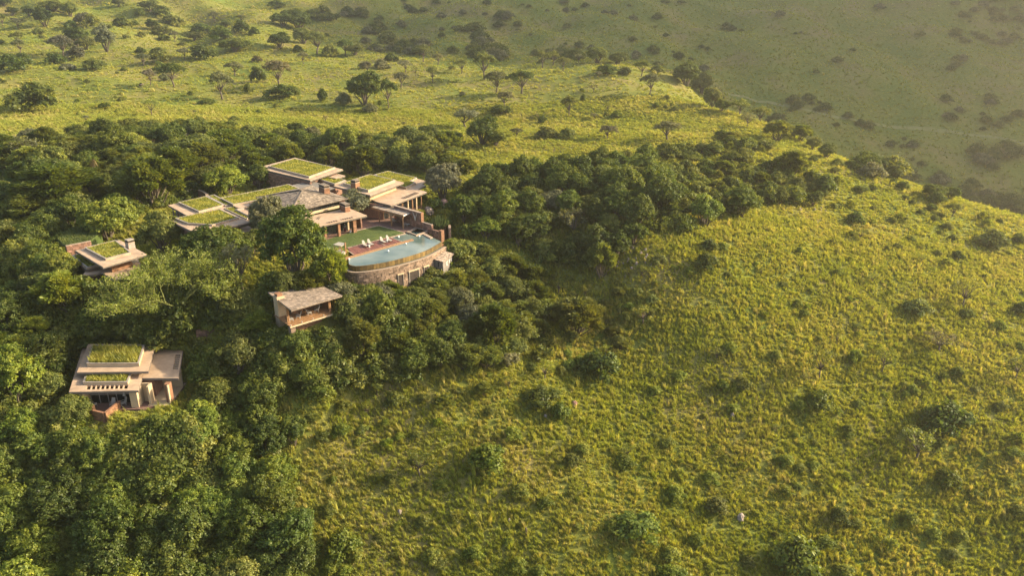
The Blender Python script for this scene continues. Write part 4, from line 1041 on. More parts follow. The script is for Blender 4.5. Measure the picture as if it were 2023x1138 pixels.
# balcony wall of red brick
w0, w1, w2 = at(*ZC(438,905), fz+1.0)[:2], at(*ZC(580,940), fz+1.0)[:2], at(*ZC(752,795), fz+1.0)[:2]
def brick_wall(parent, a, b, z0, z1, th=.3, bl=.62, bh=.34):
    L = math.dist(a, b); r = 0; z = z0; mb = MB(parent.location); mb.wall(a, b, z0, z1-.01, th-.05, .6); wl_ = mb.build("balcony_wall", "brick", parent)
    while z < z1-.05:
        s = -bl*.5*(r % 2)
        while s < L:
            s0, s1 = max(0, s)+.012, min(L, s+bl)-.012
            if s1-s0 > .05:
                m2 = MB(parent.location); m2.wall(lerp2(a, b, s0/L), lerp2(a, b, s1/L), z+.01, min(z1, z+bh)-.012, th+brs.uniform(0,.02), float(np.clip(brs.normal(1,.18),.6,1.5))); m2.build("brick", "brick", wl_)
            s += bl
        z += bh; r += 1
    m2 = MB(parent.location); m2.wall(a, b, z1+.003, z1+.08, th+.08); m2.build("coping", "brick", parent)
brick_wall(VL, w0, lerp2(w0, w1, .93), fz-1.8, fz+1.0); brick_wall(VL, w1, w2, fz-1.8, fz+1.0)
mb = MB(VL.location); mb.box(*at(*ZC(440,860), fz+1.1)[:2], fz-1.0, .25, .5, fz+1.3, ang(w0, w1)); mb.build("post", "timber_light", VL)
bal = [w0, w1, w2, pt(.80, 1.5), pt(.14, 1.5)]; part_prism(VL, bal, fz-2.2, fz-.004, "balcony_floor", "paving")
ca = None
for s, d, rz, lb in ((.24,1.4,1.2,"white chair on the lower villa balcony at its left end"), (.52,1.3,-1.6,"white chair in the middle of the lower villa balcony"), (.66,1.7,-2.4,"white chair behind the brick balcony wall of the lower villa")):
    o = copy_tree(pc); o.name = "balcony_chair"; o.location = (*pt(s, d), fz); o.rotation_euler = (0, 0, rz); tag(o, lb, "chair", "chairs on the lower villa balcony")
x, y = at(*ZC(1105,610), fz)[:2]; sof = tag(empty("armchair", (x, y, fz+.03), 2.6), "large cream armchair in the open room of the lower villa", "chair")
for nm, b in (("seat", (0,0,.1,1.0,1.1,.5)), ("backrest", (-.5,0,.1,.25,1.1,1.15))): mb = MB(); mb.box(*b[:3], b[3], b[4], b[5]); mb.build(nm, "cream_seat", sof)
for s_ in (-.62, .62): mb = MB(); mb.box(0, s_, .1, 1.1, .2, .75); mb.build("armrest", "cream_seat", sof)
x, y = at(*ZC(1212,612), fz)[:2]; tb = tag(empty("low_table", (x, y, fz+.03)), "low dark table with white crockery in the open room of the lower villa", "table")
mb = MB(); mb.box(0, 0, .4, .9, .7, .46, .1); mb.build("table_top", "timber", tb); mb = MB(); mb.box(0, 0, 0, .5, .4, .4, .1); mb.build("base", "timber", tb)
mb = MB(); mb.tube([(0,0,.46),(0,0,.56),(0,0,.72)], [.1,.16,.08], 8); o = mb.build("teapot", "white_paint"); o.location = (x, y, fz+.03); tag(o, "white pot on the low dark table of the lower villa", "pot")
x, y = pt(.68, 2.1); lm = tag(empty("floor_lamp", (x, y, fz)), "pale floor lamp behind the lower villa window wall", "lamp"); 
mb = MB(); mb.tube([(0,0,0),(0,0,.04)], [.18,.16], 8); mb.build("base", "coping", lm); mb = MB(); mb.tube([(0,0,.04),(0,0,1.5)], .02, 6); mb.build("stem", "coping", lm); mb = MB(); mb.tube([(0,0,1.5),(0,0,1.9)], [.24,.15], 10); mb.build("lamp_shade", "white_cloth", lm)

# ------------------------------------------------------------------ rocks and fallen logs
def rock(px, py, wpx, hpx, mat, lb, seed, grp=None):
    x, y, z = hit(px, py)[0]; k = project(x, y, z)[2]; w, h = wpx/k, hpx/k
    rs = np.random.RandomState(seed); n = 9; V = [(0,0,h*.95)]; 
    for i, (r_, zz) in enumerate(((.55,.82),(.9,.5),(1.0,.12),(.95,-.35))):
        for j in range(n): q = rs.uniform(.78, 1.18); V.append((w*.5*r_*q*math.cos(6.283*j/n+i*.3), w*.42*r_*q*math.sin(6.283*j/n+i*.3), h*(zz+rs.uniform(-.1,.1))))
    Fs = [(0, 1+j, 1+(j+1) % n) for j in range(n)] + [(1+i*n+j, 1+(i+1)*n+j, 1+(i+1)*n+(j+1) % n, 1+i*n+(j+1) % n) for i in range(3) for j in range(n)]
    me = bpy.data.meshes.new("rock"); me.from_pydata(V, [], Fs); me.update(); me.materials.append(MATS[mat])
    o = link("rock", me); o.location = (x, y, z); o.rotation_euler = (0, 0, rs.uniform(0, 6.28)); tag(o, lb, "rock", grp); return o
rock(1463,1026,17,14,"rock","pale upright rock alone in the grass low on the right",1); rock(585,1098,14,16,"rock","pale rock at the right edge of the dark wood in the foreground",2)
rock(790,1014,10,9,"rock","small grey rock in the grass straight below the two dark bushes",3); rock(10,1075,34,22,"rock_pink","large pinkish boulder at the left edge beside the dark wood",4)
rock(26,1108,22,18,"rock_pink","reddish boulder just below the large pinkish one at the left edge",5); rock(6,1098,16,10,"rock_pink","small pink boulder between the two at the left edge",6)
rock(848,418,24,12,"rock","pale boulder on the lawn right of the columned terrace",7); rock(878,408,26,15,"rock_pink","reddish boulder among shrubs right of the columned terrace",8)
rock(1006,1030,7,7,"rock","tiny white stone low on the open slope",9); rock(1135,800,14,9,"rock_pink","pinkish stone in the grass below the round dark bush",10)
rock(1078,824,8,6,"rock","small white stone left of the pinkish one below the round dark bush",11); rock(1447,824,7,10,"rock","small pale stone in the grass in the right half of the slope",12)
rk = np.random.RandomState(12); k = 0
for cx_, cy_, sx_, sy_, n in ((1240,520,70,24,16), (1100,612,34,20,9), (1245,500,40,20,6), (1000,700,60,25,5), (1620,412,30,8,5), (1640,350,120,30,6)):
    for i in range(n): rock(cx_+rk.normal()*sx_*.5, cy_+rk.normal()*sy_*.5, rk.uniform(3,8), rk.uniform(2.5,6), "rock", "small pale stone in the stony patch on the slope right of the thicket" if cx_ < 1500 else "small pale stone near the ridge on the right", 100+k, "loose stones on the slope"); k += 1
def log(p, q, r, lb):
    a, b = hit(*p)[0], hit(*q)[0]; m = (a+b)/2; mb = MB(tuple(m)); mb.tube([a+[0,0,r], (a+m)/2+[0,0,r*1.4], m+[0,0,r*.9], b+[0,0,r*.7]], [r, r*.9, r*.75, r*.3], 8); o = mb.build("fallen_log", "bark"); o.location = m; tag(o, lb, "log")
log((22,38), (64,41), .5, "long dark fallen log lying on the grass at the top left"); log((92,20), (132,27), .8, "dark fallen trunk beneath the trees at the top left"); log((276,170), (292,163), .35, "thin fallen trunk beside the leaning brown thorn tree")
x, y, z = hit(1312,1112)[0]; mb = MB((x,y,z)); mb.tube([(x,y,z-.2),(x+.9,y+.3,z+1.2),(x+1.5,y+.5,z+1.9)], [.16,.13,.05], 6); o = mb.build("dead_trunk", "bark"); o.location = (x,y,z); tag(o, "dark leaning dead trunk in the grass near the bottom edge", "trunk")
x, y, z = hit(1040,1060)[0]; mb = MB((x,y,z)); mb.tube([(x,y,z-.2),(x,y+.1,z+.8),(x-.1,y,z+1.5)], [.2,.16,.12], 6); o = mb.build("tree_stump", "bark"); o.location = (x,y,z); tag(o, "reddish broken stump standing in the grass at the bottom centre", "stump")

# ------------------------------------------------------------------ palm and candelabra plant
def palm(px, py, hpx):
    x, y, z = hit(px, py)[0]; k = project(x, y, z)[2]; h = hpx/k; p = tag(empty("palm_tree", (x, y, z)), "tall shaggy palm rising out of the thicket at the left", "palm tree")
    mb = MB(); mb.tube([(0,0,-.5),(.1,0,h*.4),(0,.05,h*.85)], [.28,.24,.2], 8); mb.build("trunk", "bark", p)
    rs = np.random.RandomState(2)
    for nm, col_, n, lo, hi in (("frond", (.10,.13,.02), 22, -.35, .9), ("dead_frond", (.16,.12,.05), 16, -1.4, -.7)):
        for i in range(n):
            a = 2.4*i+rs.normal(0,.2); e = rs.uniform(lo, hi); L = 2.1*rs.uniform(.8,1.1) if nm == "frond" else 1.7; V, Fq, T = [], [], []; P = []
            for t in np.linspace(0, 1, 6): P.append(Vector((math.cos(a)*math.cos(e)*L*t, math.sin(a)*math.cos(e)*L*t, h*.86+math.sin(e)*L*t-.55*L*t*t)))
            for t in range(1, 6):
                d = (P[t]-P[t-1]).normalized(); s_ = d.cross(Vector((0,0,1))).normalized()
                for q in (-1, 1):
                    for j in range(2):
                        b = P[t-1].lerp(P[t], j*.5); c0 = len(V); e_ = b+s_*q*.5*(1-.1*t)+d*.35-Vector((0,0,.12)); V += [tuple(b-d*.09), tuple(b+d*.09), tuple(e_)]; Fq.append((c0, c0+1, c0+2)); T.append(rs.uniform(.8,1.2))
            o = link(nm, mesh_np(nm, V, Fq, T, "leaf"), p); o.color = (*col_, 1)
    return p
palm(193, 372, 72)
x, y, z = at(*ZT(1550,700), 0); eu = tag(empty("candelabra_plant", (x, y, -.5)), "dense upright candelabra plant behind the low stone wall by the pool", "plant")
rs = np.random.RandomState(4); mb = MB(); tr = MB(); tr.tube([(0,0,-.5),(0,0,.6)], [.22,.2], 8); tr.build("trunk", "bark", eu)
for i in range(70):
    a = 2.4*i; q = math.sqrt((i+.5)/70); r_ = 2.1*q; hh = 3.4-1.3*q*q+rs.normal(0,.25)
    mb.tube([(math.cos(a)*.15, math.sin(a)*.15, .4), (math.cos(a)*r_*.7, math.sin(a)*r_*.7, .9+.5*(1-q)), (math.cos(a)*r_, math.sin(a)*r_, 1.6), (math.cos(a)*r_*1.05, math.sin(a)*r_*1.05, hh)], [.06,.09,.11,.05], 5, rs.uniform(.75,1.3))
o = mb.build("stems", "leaf", eu); o.color = (.075,.105,.03,1); o["kind"] = "stuff"
# ------------------------------------------------------------------ plants: prototypes
def rot_frame(nrm, rs, tilt=None):
    """random tangent frame for each normal"""
    r = rs.normal(size=nrm.shape); t = r - nrm * (r * nrm).sum(-1, keepdims=True)
    t /= np.linalg.norm(t, axis=-1, keepdims=True) + 1e-9
    return t, np.cross(nrm, t)
def unit(v): return v / (np.linalg.norm(v, axis=-1, keepdims=True) + 1e-9)
def leaf_quads(c, t, b, ln, wd):
    """diamond leaf sprays: centre, long axis, short axis, length, width"""
    ln = np.asarray(ln)[:, None]; wd = np.asarray(wd)[:, None]
    V = np.stack([c - t*ln*.5, c + b*wd*.5 - t*ln*.05, c + t*ln*.5, c - b*wd*.5 - t*ln*.05], 1).reshape(-1, 3)
    return V, np.arange(len(V)).reshape(-1, 4)
class Crown:
    def __init__(s): s.V = []; s.F = []; s.T = []; s.n = 0
    def add(s, V, F, T): s.V.append(V); s.F.append(F + s.n); s.T.append(T); s.n += len(V)
    def mesh(s, name, mat): return mesh_np(name, np.concatenate(s.V), np.concatenate(s.F), np.concatenate(s.T), mat)
def clump(cr, rs, c, r, n, size, flat=1.0, asp=.6, up=.25, jit=.55, lo=.55, blobtone=1.0):
    """one leaf mass: ragged sprays of leaves set over an uneven lobe"""
    m = max(4, n // 24); d = unit(rs.normal(size=(m, 3))); d[:, 2] = np.where(d[:, 2] < -.4, -d[:, 2], d[:, 2])
    sc = np.asarray(c) + d * (r * (lo + (1.15 - lo) * rs.uniform(size=m) ** .5))[:, None] * np.array([1, 1, flat])
    st = blobtone * rs.uniform(.78, 1.25, m)
    i = rs.randint(0, m, n); off = rs.normal(size=(n, 3)) * size * .62 * np.array([1, 1, .75])
    ctr = sc[i] + off
    nrm = unit(d[i] * .8 + unit(off) * .5 + np.array([0, 0, up]) + rs.normal(scale=jit, size=(n, 3)))
    t, b = rot_frame(nrm, rs)
    ln = size * rs.uniform(.6, 1.4, n)
    V, F = leaf_quads(ctr, t, b, ln, ln * asp * rs.uniform(.8, 1.2, n))
    cr.add(V, F, np.clip(st[i] * rs.normal(1, .14, n), .45, 1.7))
def limbs(mb, rs, base, tips, r0, sag=.15, n=6):
    """trunk to each tip: bent tapering limbs that share the lower trunk"""
    for tp in tips:
        a = Vector(base); b_ = Vector(tp); L = (b_ - a).length
        m1 = a.lerp(b_, .4) + Vector((rs.normal()*L*.06, rs.normal()*L*.06, L*sag))
        mb.tube([a, a.lerp(m1, .55), m1, m1.lerp(b_, .6), b_], [r0, r0*.8, r0*.55, r0*.34, r0*.1], n)
def wrap(name, crown, trunk_mb, trunk_mat):
    tm = None
    if trunk_mb is not None:
        tm = bpy.data.meshes.new("trunk"); tm.from_pydata(trunk_mb.v, [], trunk_mb.f); tm.update(); tm.materials.append(MATS[trunk_mat])
        tm.polygons.foreach_set("use_smooth", np.ones(len(trunk_mb.f), bool))
    return dict(crown=crown, trunk=tm)
def proto_broadleaf(seed, W=8.0, H=7.5, dens=1.0, size=.33):
    """leafy tree: many overlapping leaf masses on an uneven dome, 8 m wide"""
    rs = np.random.RandomState(seed); cr = Crown(); tips = []
    nb = 40
    for k in range(nb):
        az = 2.39996 * k + rs.normal(0, .3); v = (k + .5) / nb
        zz = 1 - 1.25 * v; rr = math.sqrt(max(0, 1 - zz*zz)) if zz > -.25 else .9
        f = rs.uniform(.55, 1.12)
        c = (math.cos(az)*rr*W*.36*f, math.sin(az)*rr*W*.36*f, H*.46 + zz*H*.34*f + rs.normal(0, .25))
        r = W * rs.uniform(.075, .19)
        clump(cr, rs, c, r, int(520*dens*(r/1.1)**2), size, rs.uniform(.75, 1.0), .62, .3, .6, .5, rs.uniform(.8, 1.2))
        if k % 4 == 0: tips.append(c)
    mb = MB(); limbs(mb, rs, (0, 0, -.6), tips, .24)
    return wrap("broadleaf", cr.mesh("crown", "leaf"), mb, "bark")
def proto_acacia(seed, W=9.0, H=6.5, dens=1.0, size=.55):
    """feathery thorn tree: flat sprays in tiers, light tips pointing outward and up"""
    rs = np.random.RandomState(seed); cr = Crown(); tips = []
    nb = 46
    for k in range(nb):
        az = 2.39996*k + rs.normal(0, .35); q = math.sqrt((k + .5)/nb); f = rs.uniform(.85, 1.08)
        x, y = math.cos(az)*q*W*.42*f, math.sin(az)*q*W*.42*f
        z = H*(.92 - .42*q**2.2) + rs.normal(0, .35)
        r = W*rs.uniform(.085, .15)
        n = int(330*dens*(r/1.0)**2); bt = rs.uniform(.8, 1.22)
        a = rs.uniform(0, 6.283, n); ra = r*np.sqrt(rs.uniform(size=n))
        o = np.stack([np.cos(a), np.sin(a), np.zeros(n)], -1)
        out = np.array([x, y, 0])/(math.hypot(x, y) + .5)
        ctr = np.array([x, y, z]) + o*ra[:, None] + np.stack([0*a, 0*a, rs.normal(0, .22, n) - .32*ra/r*r*.6], -1)
        t = unit(o*.8 + out*.9 + np.stack([0*a, 0*a, rs.uniform(-.05, .75, n)], -1) + rs.normal(scale=.35, size=(n, 3)))
        b = unit(np.cross(t, np.array([0, 0, 1.0]) + rs.normal(scale=.45, size=(n, 3))))
        ln = size*rs.uniform(.6, 1.5, n)
        V, F = leaf_quads(ctr, t, b, ln, ln*.36); cr.add(V, F, np.clip(bt*rs.normal(1.0, .15, n), .5, 1.6))
        if k % 3 == 0: tips.append((x*.9, y*.9, z - .25))
    mb = MB(); limbs(mb, rs, (0, 0, -.6), tips, .17, .02)
    return wrap("acacia", cr.mesh("crown", "leaf_acacia"), mb, "bark")
def proto_umbrella(seed, W=9.0, H=7.5, dens=1.0):
    """savanna thorn tree: bare forked trunk under a shallow dome"""
    rs = np.random.RandomState(seed); cr = Crown(); tips = []
    nb = 24
    for k in range(nb):
        az = 2.39996*k + rs.normal(0, .3); q = math.sqrt((k+.5)/nb)*rs.uniform(.85, 1.05)
        c = (math.cos(az)*q*W*.40, math.sin(az)*q*W*.40, H*(.80 - .20*q*q) + rs.normal(0, .25))
        r = W*rs.uniform(.09, .15)
        clump(cr, rs, c, r, int(260*dens*(r/1.1)**2), .34, .62, .55, .35, .65, .35, rs.uniform(.8, 1.2))
        if k % 2 == 0: tips.append(c)
    mb = MB()
    fork = (rs.normal()*.3, rs.normal()*.3, H*.28)
    mb.tube([(0,0,-.6), (fork[0]*.5, fork[1]*.5, H*.14), fork], [.36, .27, .24], 7)
    limbs(mb, rs, fork, tips, .17, .02, 5)
    return wrap("umbrella", cr.mesh("crown", "leaf"), mb, "bark")
def proto_sparse(seed, W=5.0, H=4.5):
    """thin hillside tree: visible twigs and a light scatter of leaves"""
    rs = np.random.RandomState(seed); cr = Crown(); tips = []; mb = MB()
    fork = (rs.normal()*.2, rs.normal()*.2, H*.3); mb.tube([(0,0,-.5), fork], [.15, .11], 6)
    for k in range(16):
        az = 2.39996*k + rs.normal(0, .4); q = math.sqrt((k+.5)/16)
        c = Vector((math.cos(az)*q*W*.42, math.sin(az)*q*W*.42, H*(.9 - .3*q*q) + rs.normal(0, .3))); tips.append(c)
        clump(cr, rs, c, W*rs.uniform(.10, .16), 46, .30, .6, .5, .3, .7, .2, rs.uniform(.8, 1.2))
    limbs(mb, rs, fork, tips, .075, .03, 4)
    return wrap("sparse", cr.mesh("crown", "leaf_acacia"), mb, "bark")
def proto_bush(seed, W=4.0, H=2.6, dens=1.0, size=.30):
    rs = np.random.RandomState(seed); cr = Crown()
    for k in range(15):
        az = 2.39996*k + rs.normal(0, .4); q = math.sqrt((k+.3)/15)
        c = (math.cos(az)*q*W*.36, math.sin(az)*q*W*.36, H*(.62 - .42*q*q)*rs.uniform(.75, 1.2))
        r = W*rs.uniform(.12, .20)
        clump(cr, rs, c, r, int(260*dens*(r/.7)**2), size, .85, .6, .3, .6, .35, rs.uniform(.8, 1.2))
    return dict(crown=cr.mesh("bush", "leaf"), trunk=None)
def proto_shrub(seed, W=2.0, H=1.5):
    """small open hillside shrub"""
    rs = np.random.RandomState(seed); cr = Crown()
    for k in range(9):
        az = 2.39996*k + rs.normal(0, .5); q = math.sqrt((k+.3)/9)
        c = (math.cos(az)*q*W*.36, math.sin(az)*q*W*.36, H*(.7 - .35*q*q)*rs.uniform(.6, 1.2))
        n = 60; d = unit(rs.normal(size=(n, 3)) + np.array([0, 0, .6]))
        ctr = np.array(c) + d*rs.uniform(.05, .42, n)[:, None]
        t = unit(d + rs.normal(scale=.4, size=(n, 3))); b = unit(np.cross(t, rs.normal(size=(n, 3))))
        ln = .30*rs.uniform(.6, 1.4, n); V, F = leaf_quads(ctr, t, b, ln, ln*.45)
        cr.add(V, F, np.clip(rs.uniform(.8, 1.2)*rs.normal(1, .15, n), .5, 1.6))
    return dict(crown=cr.mesh("shrub", "leaf_acacia"), trunk=None)
def proto_fever(seed, W=15.0, H=9.5):
    """wide see-through tree: pale green branching limbs, thin feathery leaf along the twigs"""
    rs = np.random.RandomState(seed); cr = Crown(); mb = MB()
    ends = []
    def grow(p, d, L, r, lev):
        p = Vector(p); d = Vector(d).normalized()
        q1 = p + d*L*.5 + Vector(rs.normal(scale=L*.05, size=3)); q2 = q1 + (d + Vector((0, 0, .10 if lev < 3 else .0)) + Vector(rs.normal(scale=.16, size=3))).normalized()*L*.5
        r = max(r, .026); mb.tube([p, q1, q2], [r, r*.85, max(r*.7, .02)], 6 if lev < 2 else (4 if lev < 4 else 3)) if lev < 6 else mb.bar(p, q2, .045)
        if lev >= 6: ends.append((np.array(q1), np.array(q2))); return
        if lev >= 3: ends.append((np.array(q1), np.array(q2)))
        for k in range(3 if lev < 4 else 2):
            dd = (d + Vector(rs.normal(scale=.55, size=3)) + Vector((0, 0, .05 - .12*(lev > 1)))).normalized()
            if dd.z < -.25: dd.z *= -.4
            grow(q2 if k < 2 else q1, dd, L*rs.uniform(.62, .85), r*.60, lev + 1)
    for k in range(6):
        a = k*6.283/6 + rs.normal(0, .3); grow((0, 0, H*.16), (math.cos(a)*1.0, math.sin(a)*1.0, .75), W*.16, .10, 1)
    mb.tube([(0, 0, -.6), (.1, 0, H*.17)], [.24, .18], 8)
    E_ = np.array([np.stack(e) for e in ends]); n = len(E_)*13
    i = rs.randint(0, len(E_), n); f = rs.uniform(0, 1.15, n)
    ctr = E_[i, 0] + (E_[i, 1] - E_[i, 0])*f[:, None] + rs.normal(scale=.16, size=(n, 3))
    t = unit(rs.normal(size=(n, 3)) + np.array([0, 0, .4])); b = unit(np.cross(t, rs.normal(size=(n, 3))))
    ln = .15*rs.uniform(.6, 1.5, n); V, F = leaf_quads(ctr, t, b, ln, ln*.5); cr.add(V, F, np.clip(rs.normal(1, .18, n), .5, 1.6))
    return wrap("fever", cr.mesh("crown", "leaf_acacia"), mb, "bark_pale")
PROTO = dict(
    broadleaf=[proto_broadleaf(11), proto_broadleaf(12), proto_broadleaf(13, 8, 8.5), proto_broadleaf(14, 9, 7), proto_broadleaf(15, 7.5, 8)],
    fine=[proto_broadleaf(21, 8, 6.5, 1.5, .27), proto_broadleaf(22, 8.5, 7, 1.5, .27), proto_broadleaf(23, 7.5, 6.5, 1.5, .27)],
    acacia=[proto_acacia(31), proto_acacia(32, 9.5, 6), proto_acacia(33, 8.5, 7), proto_acacia(34, 9, 6.5)],
    umbrella=[proto_umbrella(41), proto_umbrella(42, 9, 7), proto_umbrella(43, 8.5, 8), proto_umbrella(44, 9, 7.5)],
    sparse=[proto_sparse(51), proto_sparse(52), proto_sparse(53)],
    bush=[proto_bush(61), proto_bush(62, 4, 2.9), proto_bush(63, 4.2, 2.4), proto_bush(64, 3.8, 3.0)],
    shrub=[proto_shrub(71), proto_shrub(72, 2.2, 1.4), proto_shrub(73, 2, 1.7)],
    fever=[proto_fever(81)],
)
WIDTH = dict(broadleaf=8.0, fine=8.0, acacia=9.0, umbrella=9.0, sparse=5.0, bush=4.0, shrub=2.0, fever=15.0)
HEIGHT = dict(broadleaf=7.4, fine=6.6, acacia=6.3, umbrella=7.3, sparse=4.6, bush=2.6, shrub=1.5, fever=9.0)
NAME = dict(broadleaf="broadleaf_tree", fine="olive_tree", acacia="acacia_tree", umbrella="thorn_tree", sparse="sapling", bush="bush", shrub="shrub", fever="fever_tree")
TONES = dict(dark=(0.068,0.094,0.014), mid=(0.098,0.123,0.018), lime=(0.144,0.179,0.023), yellow=(0.167,0.189,0.031), grey=(0.149,0.152,0.077), olive=(0.134,0.150,0.030), brown=(0.134,0.122,0.068))
TONE_WORD = dict(dark="dark green", mid="mid green", lime="bright green", yellow="yellow-green", grey="grey-green", olive="olive green", brown="brownish")
prs = np.random.RandomState(77)
PLANTS = []
def plant(kind, tone, x, y, w, h, v=None, label=None, px=None):
    """one plant standing on the ground at (x, y), w metres wide and h metres high"""
    lst = PROTO[kind]; p = lst[prs.randint(len(lst))] if v is None else lst[v]
    z = float(ground(x, y)); sx = w/WIDTH[kind]; sz = h/HEIGHT[kind]
    c = np.array(TONES[tone]) * prs.uniform(.80, 1.25) * np.array([prs.uniform(.90, 1.04), 1, prs.uniform(.8, 1.25)])
    nm = NAME[kind]
    rz = prs.uniform(0, 6.283)
    s_ = (sx*prs.uniform(.93, 1.07), sx*prs.uniform(.93, 1.07), sz)
    if p["trunk"] is not None:
        root = empty(nm, (x, y, z - .1), rz); root.scale = s_
        tr = link("trunk", p["trunk"], root); cr = link("crown", p["crown"], root)
        cr.color = (*c, 1)
    else:
        root = link(nm, p["crown"]); root.location = (x, y, z - .1); root.rotation_euler = (0, 0, rz); root.scale = s_; root.color = (*c, 1)
    a, b, k = project(x, y, z + h*.55)
    PLANTS.append(dict(o=root, kind=kind, tone=tone, px=a, py=b, w=w*k, label=label, y=y, wm=w))
    return root
def plant_px(kind, tone, px, py, wpx, hpx, v=None, label=None):
    """place a plant from what the photograph shows: base pixel, width and height in pixels"""
    x, y, z = hit(px, py)[0]; k = project(x, y, z)[2]
    return plant(kind, tone, x, y, wpx/k, hpx/k/.97, v, label)
# ------------------------------------------------------------------ plants: placing
KEEP = [([(335,400),(560,366),(640,345),(680,362),(760,335),(848,352),(838,395),(850,425),(890,470),(882,500),(800,552),(690,530),(655,480),(640,462),(590,452),(500,455),(420,440)], 160),
        ([(505,330),(583,310),(682,333),(612,360),(530,360)], 190),
        ([(152,490),(235,470),(292,500),(282,520),(225,550),(165,535)], 126),
        ([(525,580),(640,558),(680,580),(665,628),(575,660)], 116),
        ([(137,772),(178,680),(364,688),(350,795),(300,800),(255,815),(238,845),(190,842),(180,815)], 112),
        ([(385,655),(450,612),(458,640),(410,662)], 112), ([(115,455),(178,445),(175,485),(120,487)], 140),
        ([(182,310),(200,310),(200,345),(184,345)], 168), ([(845,400),(905,420),(885,465),(850,450)], 150)]
def blocks(px, py, hw, hh, y):
    for poly, Y in KEEP:
        if y < Y + 6:
            a = np.arange(0, 6.28, .52); xs = np.concatenate([px + hw*np.cos(a), px + .5*hw*np.cos(a), [px]]); ys = np.concatenate([py + hh*np.sin(a), py + .5*hh*np.sin(a), [py]])
            if in_poly(xs, ys, poly).any(): return True
    return False
def on_building(x, y, m=0.0):
    xa, ya = np.atleast_1d(np.asarray(x, float)), np.atleast_1d(np.asarray(y, float))
    r = np.zeros(xa.shape, bool)
    for P in FOOT: r |= in_poly(xa, ya, inset(P, -m) if m else P)
    return r
